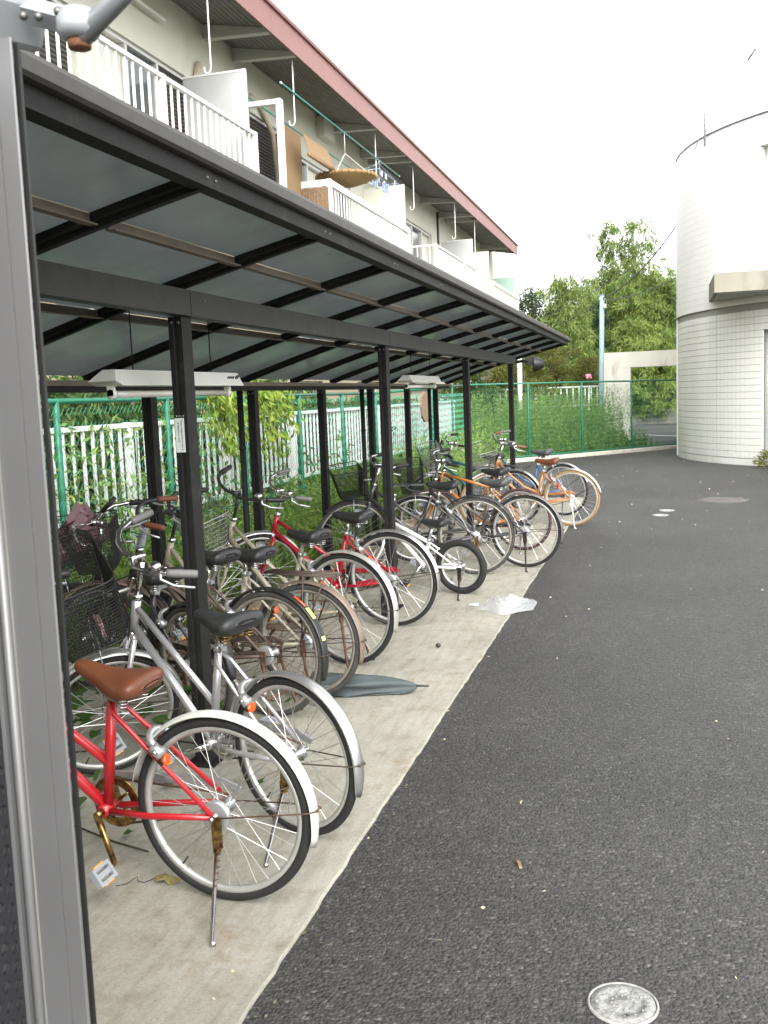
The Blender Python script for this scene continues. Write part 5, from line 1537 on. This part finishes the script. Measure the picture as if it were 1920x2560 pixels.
    # --- reflector, lamp, rack
    if refl:
        p = Vector((0, 0.060, r)).lerp(st + Vector((0, .02, 0)), .48) + Vector((-0.014, 0.002, 0))
        m = MB(); m.lathe([(0.0, -0.010), (0.016, -0.0085), (0.0205, -0.005), (0.021, 0.0), (0.018, 0.004), (0, 0.004)], 8, 'x', p, smooth=False); m.build('rear_reflector', 'reflector_red', root)
        m = MB(); m.tube([p + Vector((.004, 0, 0)), p + Vector((.016, 0, 0))], 0.021, 14); m.build('reflector_cup', 'black_plastic', root)
    if lamp:
        p = hbm.lerp(fh, .3) + Vector((0.05, -.055, 0.0))
        m = MB(S); m.lathe([(0.0, -0.045), (0.018, -0.04), (0.027, -0.005), (0.030, 0.02), (0.029, 0.024), (0.0, 0.02)], 16, 'x', p); lp = m.build('head_lamp', 'grey_plastic', root)
        m = MB(S); m.lathe([(0.0, 0.032), (0.016, 0.030), (0.028, 0.022), (0.0, 0.021)], 16, 'x', p); m.build('lens', 'lens_clear', lp)
        m = MB(S); m.tube([p, p + Vector((-.03, .02, .02)), cr + Vector((0, -.03, 0))], 0.005, 6); m.build('lamp_bracket', 'spoke_steel', lp)
    if rack:
        z_ = 2 * r + 0.055
        m = MB()
        for y_ in (-.055, -.02, .02, .055): m.tube([(sad.x - .13, y_ * .6, z_ + .01), (0.1, y_, z_), (-.19, y_, z_)], 0.0048, 6)
        for x_ in (0.10, -.02, -.19): m.tube([(x_, -.058, z_ - .006), (x_, .058, z_ - .006)], 0.0048, 6)
        for s_ in (-1, 1):
            m.tube([(-.02, s_ * .058, z_), (0.0, s_ * .066, r + .02)], 0.0045, 6); m.tube([(-.15, s_ * .058, z_), (0.0, s_ * .070, r + .02)], 0.0045, 6)
        m.build('rear_rack', 'spoke_rusty' if guard == 'guard_brown' else 'black_plastic', root)
    if basket_k:
        bo = Vector((ht.x + 0.20, 0, 0))
        z0 = hb - 0.25
        M2 = S @ Matrix.Translation((ht.x + 0.215, 0, z0 + 0.0)) @ Matrix.Rotation(rad(4), 4, 'Y')
        b_ = basket(root, M2, basket_k, basket_m, *bask)
        m = MB(S)
        for s_ in (-1, 1): m.tube([(ht.x + 0.20, s_ * .07, z0 - .004), (fh.x + .005, s_ * .062, r + .01)], 0.003, 6)
        m.tube([(ht.x + .02, 0, z0 + .12), (ht.x + .11, 0, z0 + .12)], 0.008, 6)
        m.build('basket_stay', 'spoke_steel', b_)
    if coil:
        m = MB(S); m.tube([ht + ax * (0.03 + 0.13 * k_ / 96) + Vector((0.021 * math.cos(k_ * .8), 0.021 * math.sin(k_ * .8), 0)) for k_ in range(97)], 0.0042, 5); m.build('coil_lock', 'grey_plastic', root)
    return root, S, ht

bicycle('red bicycle with a brown saddle and pale mudguard, nearest of the row', -1.350, 2.735, 3, 2.0, r=0.308, hs=0.755, hb=0.94, paint='paint_red', saddle_m='saddle_brown', guard='guard_white', gtail=196,
        crank='chrome_rusty', stay='steel_rusty', steer=20, spoke='spoke_steel', sx=0.36, crank_ang=-112, bell=False, L=1.03, sad_tilt=rad(-10), tube_k=1.15)
B2, S2, ht2 = bicycle('silver bicycle with a black mesh basket parked second from the front', -1.297, 3.235, 22, 2.0, r=0.30, hs=0.805, hb=1.0, paint='paint_silver', guard='guard_silver', gtail=196, steer=68,
        basket_k='mesh', bask=(0.46, 0.34, 0.31), grip='grip_grey', spring='chrome_rusty', sx=0.33, crank_ang=-20, L=1.05)
B0, S0, ht0 = bicycle('dark bicycle holding a folded pink umbrella in its wire basket', -2.20, 4.25, 30, 2.0, r=0.31, hs=0.78, hb=0.985, paint='paint_dark', guard='guard_black', gtail=180, steer=28, basket_k='wire',
        basket_m='black_plastic', tyre='tyre_grey', rim='rim_dull', spoke='spoke_rusty', refl=False, lamp=False, bell=False, stand_m='steel_rusty', crank='steel_rusty', chain='paint_dark')
bicycle('dull brown bicycle with reflective stickers on its black rear mudguard', -1.916, 4.489, 13, -2.0, sx=0.365, r=0.322, hs=0.835, hb=1.0, paint='paint_brown', guard='guard_black', front_guard='guard_brown', stickers=True, tyre='tyre_grey',
        rim='rim_dull', spoke='spoke_rusty', steer=35, basket_k='mesh', grip='grip_brown', bar_m='paint_dark', coil=True, stand='centre', stand_m='steel_rusty', crank='steel_rusty', refl=False, bell=False, chain='paint_brown', pedal_m='black_plastic', lamp=False)
bicycle('old bicycle with a brown mudguard and a rusty rear rack', -1.825, 4.815, 8, 0.5, sx=0.345, r=0.311, hs=0.805, hb=1.02, paint='paint_cream', guard='guard_brown', rack=True, tyre='tyre_grey', rim='rim_dull', spoke='spoke_rusty', steer=30,
        stand='centre', stand_m='steel_rusty', crank='steel_rusty', chain='guard_brown', frame='loop', grip='black_plastic', bar_m='paint_dark', bell=False, lock=False, pedal_m='black_plastic')
bicycle('cream bicycle with a silver wire basket and rust-streaked mudguard', -1.820, 5.475, 16, 0.0, r=0.338, hs=0.805, hb=1.035, paint='paint_cream', guard='guard_rusty', tyre='tyre_black', steer=76, basket_k='wire', basket_m='spoke_steel',
        bar_m='paint_dark', stand='centre', stand_m='steel_rusty', crank='steel_rusty', chain='paint_cream', lock=True, seatpost='paint_cream')
bicycle('crimson bicycle with a bright silver mudguard behind the cream one', -1.800, 6.475, 8, 4.5, r=0.335, hs=0.808, hb=0.965, paint='paint_red2', guard='guard_silver', steer=45, grip='grip_grey', chain='paint_red2', crank='chrome', gtail=192)
bicycle("child's bicycle with small fat black wheels and white frame stays", -1.545, 7.60, 12, 3.0, r=0.222, hs=0.60, hb=0.80, frame='diamond', paint='paint_white', guard=None, kid=True, tyre='tyre_black', rim='rim_alloy', steer=42, bars='riser', stand_m='black_plastic',
        crank='chrome', pedal_m='black_plastic', chain=None, lock=False, bell=False, drum=False, refl=False, L=0.80, sx=0.215, seatpost='alloy')
bicycle('dark grey bicycle with black mudguard and tall black basket', -1.580, 8.442, -5, 2.5, r=0.345, hs=0.835, hb=1.0, paint='paint_grey', guard='guard_black', steer=24, basket_k='mesh', tyre='tyre_grey', rim='rim_dull', gtail=178, chain='paint_grey', stand_m='chrome_rusty', refl=False, L=1.10)
bicycle('grey bicycle with a grey saddle and brownish-grey mudguard by the slab edge', -1.191, 8.833, 9, 2.3, r=0.332, hs=0.81, hb=0.987, paint='paint_grey', guard='guard_grey', steer=30, basket_k='mesh', saddle_m='saddle_grey', stand_m='black_plastic', refl=False, chain='paint_dark')
bicycle('orange sports bicycle with dark red tyres behind the grey ones', -1.350, 9.793, 15, 3.5, r=0.317, hs=0.83, hb=0.99, frame='diamond', paint='paint_orange', guard=None, tyre='tyre_red', steer=38, bars='flat', bar_m='paint_dark', lock=False, bell=False, drum=False, refl=False, lamp=False, chain=None, crank='chrome', seatpost='paint_dark', pedal_m='black_plastic')
bicycle('teal bicycle with black rear rack between the two orange ones', -1.70, 11.79, 11, 3.0, r=0.325, hs=0.845, hb=1.0, frame='diamond', paint='paint_teal', guard='guard_silver', steer=35, rack=True, lock=False, refl=False, chain=None, seatpost='paint_dark', basket_k='wire', basket_m='spoke_steel')
bicycle('blue bicycle with silver mudguard, last of the row', -1.20, 12.57, 15, 3.7, r=0.33, hs=0.845, hb=0.99, frame='loop', paint='paint_blue', guard='guard_silver', steer=32, saddle_m='saddle_grey', grip='grip_grey', lock=False, chain=None, gtail=165, tyre='tyre_black')
bicycle('orange bicycle with tan tyres, brown saddle and brown grips', -1.013, 11.585, 5, 3.4, r=0.331, hs=0.80, hb=1.0, frame='loop', paint='paint_orange', guard='guard_silver', tyre='tyre_tan', saddle_m='saddle_brown', grip='grip_brown', steer=46, stand_m='paint_white', basket_k='wire', basket_m='spoke_steel', gtail=172, chain='paint_orange')

# ------------------------------------------------------------------ things in and around the baskets
t = thing('folded_umbrella', 'dusty pink folded umbrella leaning out of a bicycle basket', 'umbrella', 'umbrellas')
def umbrella(t, tip, handle, mt, flare, droop, seed):
    tip, hd = Vector(tip), Vector(handle)
    ax_ = (hd - tip); L_ = ax_.length; d = ax_.normalized(); u = d.orthogonal().normalized(); v = d.cross(u)
    rr = random.Random(seed)
    fr_ = []
    k_ = 40; n = 22
    ph = [rr.uniform(0, 6) for _ in range(4)]
    vs, fs = [], []
    for i_ in range(n + 1):
        s_ = i_ / n
        base_ = 0.012 + flare * (s_ ** 0.75) * (1 - 0.25 * s_)
        for j in range(k_):
            a = 2 * PI * j / k_
            r_ = base_ * (1 + 0.42 * math.sin(8 * a + ph[0] + s_ * 1.5) * s_ + 0.22 * math.sin(3 * a + ph[1] + s_))
            p = tip + d * (0.06 + s_ * L_ * 0.74) + u * (r_ * math.cos(a)) + v * (r_ * math.sin(a))
            if droop:
                lat = r_ * math.cos(a) / (flare + .02)
                p.z = max(p.z * (0.95 - 0.5 * s_), 0.012) + 0.012 * s_ * abs(math.sin(7 * lat + 3.2 * s_ + ph[2])) + 0.006 * s_ * math.sin(17 * lat + 5 * s_)
            vs.append(tuple(p))
    for i_ in range(n):
        for j in range(k_): fs.append((i_ * k_ + j, i_ * k_ + (j + 1) % k_, (i_ + 1) * k_ + (j + 1) % k_, (i_ + 1) * k_ + j))
    m = MB(); m.add(vs, fs, True); m.build('canopy', mt, t)
    m = MB(); m.tube([tip, hd], 0.0055, 8); m.build('shaft', 'ink' if droop else 'grip_brown', t)
    m = MB(); m.tube([tip - d * 0.005, tip + d * 0.085], [0.005, 0.0075], 8); m.build('ferrule', 'wood' if not droop else 'ink', t)
    m = MB(); m.tube([hd - d * 0.02, hd + d * 0.09], 0.0125, 10); m.build('handle', 'black_plastic', t)
    m = MB(); c_ = tip + d * (L_ * 0.62)
    m.tube([c_ + (u * math.cos(a) + v * math.sin(a)) * (flare * 0.55 if not droop else 0.02) for a in [2 * PI * q / 14 for q in range(14)]], 0.007, 6, closed=True); m.build('tie_strap', 'umbrella_pink' if mt == 'umbrella_pink' else 'ink', t)
umbrella(t, (-3.30, 4.62, 0.69), (-2.93, 4.70, 1.05), 'umbrella_pink', 0.115, False, 2)
t2 = thing('folded_umbrella', 'grey-blue folded umbrella lying flat on the slab under the wheels', 'umbrella', 'umbrellas')
umbrella(t2, (-1.215, 4.975, 0.05), (-2.02, 4.90, 0.05), 'umbrella_blue', 0.155, True, 9)
# a leaflet in the silver basket
m = MB(S2 @ Matrix.Translation((ht2.x + 0.17, 0.03, 0.71)))
vs = [(0.0 + 0.012 * math.sin(i_ * 1.7 + j), -0.06 + 0.03 * i_, 0.012 + 0.034 * j + 0.012 * math.sin(i_ * 2.2)) for j in range(3) for i_ in range(5)]
m.add(vs, [(j * 5 + i_, j * 5 + i_ + 1, (j + 1) * 5 + i_ + 1, (j + 1) * 5 + i_) for j in range(2) for i_ in range(4)])
lf_ = m.build('leaflet', 'paper_red')
lf_.modifiers.new('t', 'SOLIDIFY').thickness = 0.001
lf_.matrix_world = B2.matrix_basis
tag(lf_, 'crumpled reddish leaflet at the bottom of the black mesh basket', 'leaflet')
# black plastic block standing at the foot of the second post
m = MB(); m.bounds((-1.93, 6.58, 0.009), (-1.84, 6.66, 0.24)); tag(m.build('foot_block', 'black_plastic'), 'small upright black box on the slab behind the crimson bicycle', 'box')

# ------------------------------------------------------------------ plants
def ellipsoid_pts(n, c, rx, ry, rz, shell=0.55):
    d = rng.normal(size=(n, 3)); d /= np.linalg.norm(d, axis=1, keepdims=True)
    rr_ = rng.uniform(shell, 1.0, n) ** 0.6
    return np.array(c) + d * rr_[:, None] * np.array([rx, ry, rz]), d
def tree(name, label, cat, group, base, clumps, leaf, lsize, mt, bark='bark', trunk_r=0.12, droop=0.0, lw=0.42):
    """clumps: (x,y,z,rx,ry,rz,n) relative to base"""
    t = thing(name, label, cat, group, loc=base)
    m = MB()
    top = max(c_[2] for c_ in clumps)
    m.tube([(0, 0, -0.05), (0.05, 0.02, top * 0.35), (0.0, 0.05, top * 0.75), (0.05, 0.0, top)], [trunk_r, trunk_r * .8, trunk_r * .5, trunk_r * .2], 8)
    for c_ in clumps:
        z_ = max(0.2, min(c_[2] * .65, top * .7)); m.tube([(0.03, 0.02, z_), (c_[0] * .5, c_[1] * .5, (z_ + c_[2]) / 2 + .1), (c_[0], c_[1], c_[2])], [trunk_r * .45, trunk_r * .3, trunk_r * .1], 6)
    m.build('trunk', bark, t)
    P_, D_ = [], []
    for (x_, y_, z_, rx, ry, rz, n) in clumps:
        p, d = ellipsoid_pts(n, (x_, y_, z_), rx, ry, rz, 0.35)
        P_.append(p); dd = d * 0.6 + rng.normal(size=d.shape) * 0.7; dd[:, 2] -= droop; D_.append(dd)
    P_, D_ = np.concatenate(P_), np.concatenate(D_)
    obj('crown', leaf_mesh('crown', P_, D_, lsize * rng.uniform(.7, 1.35, len(P_)), lsize * lw * rng.uniform(.7, 1.3, len(P_)), mt), t)
    return t
def bamboo(label, base, top, spread, n, lean, mt='leaf_bamboo', seed=0, slim=1.0):
    """a clump of arching culms, each tipped with drooping plumes of narrow leaves"""
    r_ = np.random.default_rng(seed)
    t = thing('bamboo_clump', label, 'bamboo', 'bamboo and trees beyond the fence', loc=base)
    m = MB(); P_, D_ = [], []
    for i_ in range(n):
        h = top * (1.0 if i_ == 0 else (0.93 if i_ == 1 else r_.uniform(0.45, 0.80)))
        f_ = 0.15 if i_ < 2 else 1.0
        b0 = Vector((r_.uniform(-.5, .5) * spread * f_, r_.uniform(-.4, .4) * spread * f_, 0))
        out = Vector((r_.normal() * .7 + lean * (2.2 if i_ == 0 else 1), r_.normal() * .5, 0)); bend = r_.uniform(0.08, 0.17) * h
        pts = [b0 + out * bend * (s_ ** 2.6) + Vector((0, 0, h * (s_ - 0.07 * s_ ** 6))) for s_ in np.linspace(0, 1, 9)]
        m.tube(pts, [0.045 * (1 - s_ * .85) for s_ in np.linspace(0, 1, 9)], 6)
        for k_ in range(84):
            s_ = r_.uniform(0.16, 1.0) ** 0.85; j = min(7, int(s_ * 8)); p = pts[j].lerp(pts[j + 1], s_ * 8 - j)
            wd = slim * (0.55 * (1 - s_) ** 0.6 + 0.14)
            off = Vector((r_.normal() * wd, r_.normal() * wd, r_.normal() * .12))
            c_ = np.array(tuple(p + off)); q = 44
            tt = r_.uniform(0, 1, (q, 1))
            pp = c_ + r_.normal(size=(q, 3)) * np.array([.085, .085, .06]) + tt * np.array([[off.x * .35, off.y * .35, -.34]])
            P_.append(pp); dd = r_.normal(size=(q, 3)) * .55 + np.array([off.x * .8, off.y * .8, -0.8]); D_.append(dd)
    m.build('culm', 'bark_bamboo', t)
    P_, D_ = np.concatenate(P_), np.concatenate(D_)
    obj('crown', leaf_mesh('crown', P_, D_, r_.uniform(.20, .36, len(P_)), r_.uniform(.026, .05, len(P_)), mt), t)
    return t
bamboo('tall bamboo plume left of the pair beside the white building', (-1.85, 46.0, 0), 9.5, 2.0, 17, -.30, seed=1, slim=1.15)
bamboo('tall bamboo plume right of the pair beside the white building', (-0.50, 46.0, 0), 9.5, 1.9, 17, -.12, seed=2, slim=1.15)
bamboo('lower pale bamboo in front of the tall pair', (-1.0, 45.4, 0), 6.1, 3.0, 14, .05, 'leaf_bamboo_light', seed=3, slim=1.25)
bamboo('bamboo clump hugging the edge of the white building', (0.9, 45.6, 0), 7.2, 1.7, 12, .1, seed=4, slim=1.2)
bamboo('slender bamboo standing apart left of the tall plumes', (-3.45, 39.8, 0), 6.7, .9, 8, -.25, seed=5, slim=.8)
bamboo('short bright bamboo behind the blue pole', (-3.1, 45.8, 0), 5.8, 2.2, 12, -.1, 'leaf_bamboo_light', seed=6, slim=1.25)
bamboo('feathery bamboo behind the yard corner above the shelter end', (-4.4, 36.5, 0), 4.6, 1.8, 9, -.1, seed=7)
G_ = 'bamboo and trees beyond the fence'
def clumps_rand(n, w, d, z0, z1, s_, q, seed):
    r_ = random.Random(seed)
    return [(r_.uniform(-w, w), r_.uniform(-d, d), r_.uniform(z0, z1), s_ * r_.uniform(.7, 1.3), s_ * r_.uniform(.7, 1.2), s_ * r_.uniform(.5, .9), q) for _ in range(n)]
for k_, (x_, y_, h, w, lab) in enumerate(((-5.2, 43, 5.7, 1.0, 'dark pine farther back at the end of the apartment house'), (-6.8, 44, 5.2, 1.3, 'dark pine just past the last balcony'), (-3.4, 44, 5.2, 1.2, 'dark evergreen behind the slender bamboo'), (-8.8, 43, 4.9, 1.4, 'dark evergreen partly hidden by the last balcony'), (-1.9, 46.5, 5.2, 1.6, 'dark evergreen filling the gap under the bamboo plumes'))):
    tree('evergreen_tree', lab, 'tree', G_, (x_, y_, 0), clumps_rand(24, w, .9, 1.3, h, 0.50, 420, 30 + k_), None, 0.115, 'leaf_dark', trunk_r=0.14)
for k_, (x_, y_, h, w, lab) in enumerate(((-3.35, 32.6, 2.85, 1.0, 'clipped yellow-green pine with layered branches left of the blue pole'), (-2.15, 31.8, 2.45, .75, 'smaller clipped pine beside the blue pole'), (-4.6, 33.0, 2.5, .9, 'yellow-green pine behind the shelter end post'))):
    cl = []
    r_ = random.Random(60 + k_)
    for z_ in np.linspace(.9, h, 7):
        for _ in range(4): cl.append((r_.uniform(-w, w) * (1.25 - z_ / h * .7), r_.uniform(-.6, .6), z_, .36, .36, .12, 240))
    tree('clipped_pine', lab, 'tree', G_, (x_, y_, 0), cl, None, 0.10, 'leaf_pine', trunk_r=0.09, lw=.25)
tree('round_bush', 'pale green bush rising over the portal lintel', 'bush', G_, (-0.85, 45.2, 0), clumps_rand(16, .8, .4, .9, 3.6, .45, 320, 80), None, 0.11, 'leaf_mid', trunk_r=.06)
tree('round_bush', 'yellowish bush seen through the opening of the portal', 'bush', G_, (0.0, 45.6, 0), clumps_rand(22, 1.5, .5, .5, 2.6, .5, 300, 81), None, 0.11, 'leaf_pine', trunk_r=.06)
tree('round_bush', 'green bush behind the fence corner under the shelter roof', 'bush', G_, (-4.6, 24.2, 0), clumps_rand(16, .7, .7, .6, 2.3, .36, 320, 82), None, 0.10, 'leaf_mid', trunk_r=.06)
tree('round_bush', 'loose pale bush near the thin white pole', 'bush', G_, (-3.6, 26.8, 0), clumps_rand(14, .9, .5, .8, 2.3, .36, 260, 83), None, 0.11, 'leaf_pine', trunk_r=.05)
# far wood closing the view
P_ = np.stack([rng.uniform(-26, 16, 26000), rng.uniform(50, 56, 26000), np.abs(rng.normal(0, 1, 26000)) * 1.6 + .2], 1)
P_[:, 2] = np.minimum(P_[:, 2], 3.4 + np.sin(P_[:, 0] * 1.3) * .5)
wd = obj('distant_wood', leaf_mesh('distant_wood', P_, rand_dirs(len(P_)), rng.uniform(.2, .4, len(P_)), rng.uniform(.1, .2, len(P_)), 'leaf_dark'))
tag(wd, 'dark mass of distant trees closing the view', 'wood', kind='stuff')
# pink flower over the fence
t = thing('flower_stem', 'tall stem with a pink bloom above the far fence', 'flower', loc=(-1.95, 27.0, 0))
MB().tube([(0, 0, -.03), (.03, 0, 1.0), (.07, 0.1, 1.86)], 0.012, 6).build('stem', 'leaf_mid', t)
m = MB()
for q in range(9):
    a = q * 0.7; m.sphere((.07 + .045 * math.cos(a), .1 + .045 * math.sin(a), 1.90 + .03 * (q % 3)), .05, 7, 5, (1, 1, .8))
m.build('bloom', 'flower', t)

def weeds(name, label, region, n, h0, h1, mt, leaf, lw, q, up=0.35, stem_w=0.006):
    """upright stems with narrow leaves; region(k) returns ground points"""
    B_ = region(n)
    H_ = rng.uniform(h0, h1, n)
    t_ = rng.uniform(0.08, 1.0, (n, q))
    lean = rng.normal(size=(n, 2)) * 0.10
    P_ = np.zeros((n, q, 3))
    P_[..., 0] = B_[:, None, 0] + lean[:, None, 0] * t_ ** 2 * H_[:, None]; P_[..., 1] = B_[:, None, 1] + lean[:, None, 1] * t_ ** 2 * H_[:, None]; P_[..., 2] = t_ * H_[:, None]
    P_ = P_.reshape(-1, 3); D_ = rand_dirs(len(P_), up)
    k_ = (1.15 - 0.6 * t_.reshape(-1))
    o = obj(name, leaf_mesh(name, P_, D_, leaf * rng.uniform(.6, 1.3, len(P_)) * k_, lw * rng.uniform(.7, 1.3, len(P_)), mt))
    tag(o, label, 'weeds', kind='stuff')
    return o
def strip(x0, x1, y0, y1):
    return lambda n: np.stack([rng.uniform(x0, x1, n), rng.uniform(y0, y1, n), np.zeros(n)], 1)
def beyond_far(s0, s1, d0, d1):
    def f(n):
        s_ = rng.uniform(s0, s1, n); d_ = rng.uniform(d0, d1, n)
        return np.stack([FA.x + fd.x * s_ + fn.x * d_, FA.y + fd.y * s_ + fn.y * d_, np.zeros(n)], 1)
    return f
weeds('tall_weeds', 'tall feathery weeds crowding behind the far fence', beyond_far(0.2, 4.9, .2, 1.7), 900, 0.8, 1.66, 'leaf_weed_light', 0.115, 0.014, 64)
weeds('low_weeds', 'low bright weeds along the foot of the far fence', beyond_far(0.0, 6.0, .08, 1.0), 420, 0.12, 0.55, 'leaf_weed', 0.10, 0.030, 26)
weeds('tall_weeds', 'slender tall weeds in front of the concrete portal', beyond_far(4.4, 5.4, .3, 1.2), 70, 1.0, 1.75, 'leaf_weed', 0.10, 0.013, 60)
weeds('grass_strip_weeds', 'leafy weeds growing between the slab and the fences', strip(-4.30, -3.30, 3.0, 14.5), 1100, 0.25, 0.75, 'leaf_weed', 0.12, 0.022, 34)
weeds('grass_strip_weeds', 'taller weeds tangled in the white fence', strip(-4.7, -4.2, 2.6, 13.0), 200, 0.6, 1.2, 'leaf_weed', 0.13, 0.026, 40)
weeds('grass_strip_weeds', 'weeds along the fence past the shelter', strip(-4.6, -3.4, 14.5, 22.0), 420, 0.3, 1.0, 'leaf_weed_light', 0.12, 0.020, 34)
n = 9000
P_ = np.stack([rng.uniform(-4.9, -3.2, n), rng.uniform(2.0, 22.0, n), np.full(n, -0.012)], 1)
g = obj('grass', grass_mesh('grass', P_, rng.uniform(.12, .42, n), rng.uniform(.004, .009, n), 'leaf_grass', .8)); tag(g, 'long grass behind the bicycle slab', 'grass', kind='stuff')
# shrubs behind the white fence
sr = random.Random(12)
labs = ['broad-leaved shrub filling the left edge behind the white fence', 'dark shrub behind the first gap between shelter posts', 'shrub pressing through the white pickets beside the first lamp', 'loose shrub behind the second rear post',
        'leafy shrub behind the yellow vine', 'shrub behind the third rear post', 'shrub behind the second shelter post', 'far shrub behind the white fence near the second lamp', 'shrub at the end of the white fence']
for k_, lab in enumerate(labs):
    y_ = 5.1 + k_ * 1.75
    t = tree('shrub', lab, 'shrub', 'shrubs behind the white fence', (-5.0 - .12 * (k_ % 2), y_, 0), clumps_rand(20, .38, .9, .25, 1.75 if k_ < 5 else 1.45, .33, 190, 200 + k_), None, 0.15 if k_ < 4 else .12, 'leaf_shrub' if k_ % 3 < 2 else 'leaf_mid', trunk_r=.035, droop=.5, lw=.30)
# bright vine over the chain link fence
t = thing('climbing_vine', 'bright yellow-green vine hanging over the top of the chain link fence', 'vine')
m = MB(); P_, D_ = [], []
for k_ in range(16):
    y0 = 8.4 + rng.uniform(0, 1.9); L_ = rng.uniform(.12, .55)
    pts = [(-4.05 + .05 * math.sin(k_), y0 + .03 * j, 1.72 + .04 * math.sin(j) - (L_ * j / 5)) for j in range(6)]
    m.tube(pts, 0.004, 5)
    for p in pts:
        for _ in range(7): P_.append((p[0] + rng.normal() * .06, p[1] + rng.normal() * .09, p[2] + rng.normal() * .06)); D_.append((rng.normal() * .5 + .3, rng.normal() * .5, -1.0))
m.build('tendril', 'leaf_mid', t)
P_, D_ = np.array(P_), np.array(D_)
obj('leaf_mass', leaf_mesh('leaf_mass', P_, D_, rng.uniform(.07, .13, len(P_)), rng.uniform(.03, .055, len(P_)), 'leaf_vine'), t)['kind'] = 'stuff'
t = thing('climbing_vine', 'small-leaved green creeper woven through the fence by the first rear post', 'vine')
P_ = np.stack([rng.uniform(-4.45, -4.0, 800), rng.uniform(5.5, 8.4, 800), rng.uniform(.3, 1.5, 800)], 1)
obj('leaf_mass', leaf_mesh('leaf_mass', P_, rand_dirs(800, -.4), rng.uniform(.05, .10, 800), rng.uniform(.02, .04, 800), 'leaf_weed_light'), t)['kind'] = 'stuff'
m = MB()
for k_ in range(10): m.tube([(-4.06, 5.6 + k_ * .28, 0), (-4.08, 5.65 + k_ * .28, .6), (-4.05, 5.6 + k_ * .29, 1.4)], .004, 5)
m.build('tendril', 'leaf_mid', t)
# ivy creeping onto the slab
def ivy(label, stem, leaves_, size):
    t = thing('creeping_ivy', label, 'ivy', 'ivy creeping over the slab')
    MB().tube(stem, 0.0032, 6).build('runner', 'twig', t)
    for (x_, y_, z_, rz, tilt, s_) in leaves_:
        m = MB()
        pts = [(0, 0), (.35, -.45), (.55, -.42), (.62, -.12), (1.0, 0.0), (.62, .14), (.52, .44), (.3, .42)]
        vs = [(px_ * size * s_, py_ * size * s_, .10 * size * s_ * (abs(py_) * 1.6 - px_ * .5)) for px_, py_ in pts] + [(.4 * size * s_, 0, .0)]
        m.add(vs, [(i_, (i_ + 1) % 8, 8) for i_ in range(8)])
        o = m.build('leaf', 'leaf_ivy', t); o.location = (x_, y_, z_); o.rotation_euler = (0, tilt, rz)
    return t
r3 = random.Random(8)
ivy('ivy runner with a few leaves on the slab beneath the red bicycle', [(-1.78, 2.98, .014), (-1.95, 3.03, .013), (-2.12, 3.10, .014), (-2.27, 3.15, .013), (-2.35, 3.30, .05)],
    [(-2.22, 3.22, .04, 2.4, -.3, 1), (-2.33, 3.24, .03, 3.4, -.2, 1), (-2.30, 3.45, .05, 1.0, -.4, 1.1), (-1.93, 3.06, .03, .5, -.2, .5), (-2.10, 3.52, .04, 2.0, -.3, 1.1), (-2.0, 3.5, .03, 1.0, -.3, .9)], .10)
ivy('ivy with broad lobed leaves beside the silver bicycle wheel', [(-2.5, 4.1, .014), (-2.2, 4.05, .014), (-1.95, 4.0, .016), (-1.80, 3.98, .016)],
    [(-1.83, 4.0, .05, .2, -.25, 1.5), (-1.95, 4.05, .06, 1.2, -.3, 1.6), (-2.05, 3.98, .07, 2.4, -.4, 1.5), (-1.62, 3.58, .03, 1.2, -.3, .6), (-2.2, 4.1, .08, .8, -.5, 1.4), (-1.78, 4.12, .05, 1.0, -.3, 1.2)], .10)
ivy('dense ivy under the basket of the silver bicycle', [(-2.9, 3.6, .014), (-2.7, 3.8, .014), (-2.5, 3.9, .014)],
    [(-2.9 + r3.uniform(0, .9), 3.5 + r3.uniform(0, .9), r3.uniform(.03, .28), r3.uniform(0, 6), r3.uniform(-.9, .1), r3.uniform(.8, 1.3)) for _ in range(60)], .10)
ivy('ivy leaves by the pedal of the old brown bicycle', [(-2.3, 4.8, .014), (-2.1, 4.75, .014), (-1.95, 4.7, .014)], [(-2.05 + r3.uniform(-.2, .2), 4.72 + r3.uniform(-.2, .2), r3.uniform(.03, .14), r3.uniform(0, 6), -.4, r3.uniform(.5, .9)) for _ in range(10)], .10)
# yellowing plant at the foot of the tiled building
t = thing('border_plant', 'yellow-green low plant at the foot of the tiled building', 'plant', loc=(1.95, 19.75, 0))
P_, d_ = ellipsoid_pts(500, (0.2, 0, .12), .45, .45, .22); obj('foliage', leaf_mesh('foliage', P_, d_, .09, .03, 'leaf_pine'), t)
MB().tube([(0.2, 0, -.02), (.2, 0, .2)], .01, 5).build('stem', 'bark', t)
t = thing('border_plant', 'tall leafy stems against the green glass of the tiled building', 'plant', loc=(2.15, 19.6, 0))
P_, d_ = ellipsoid_pts(380, (0.15, 0, .95), .16, .3, .75); obj('foliage', leaf_mesh('foliage', P_, d_, .12, .022, 'leaf_weed_light'), t)
MB().tube([(0.15, 0, -.02), (.15, 0, 1.5)], .01, 5).build('stem', 'bark', t)
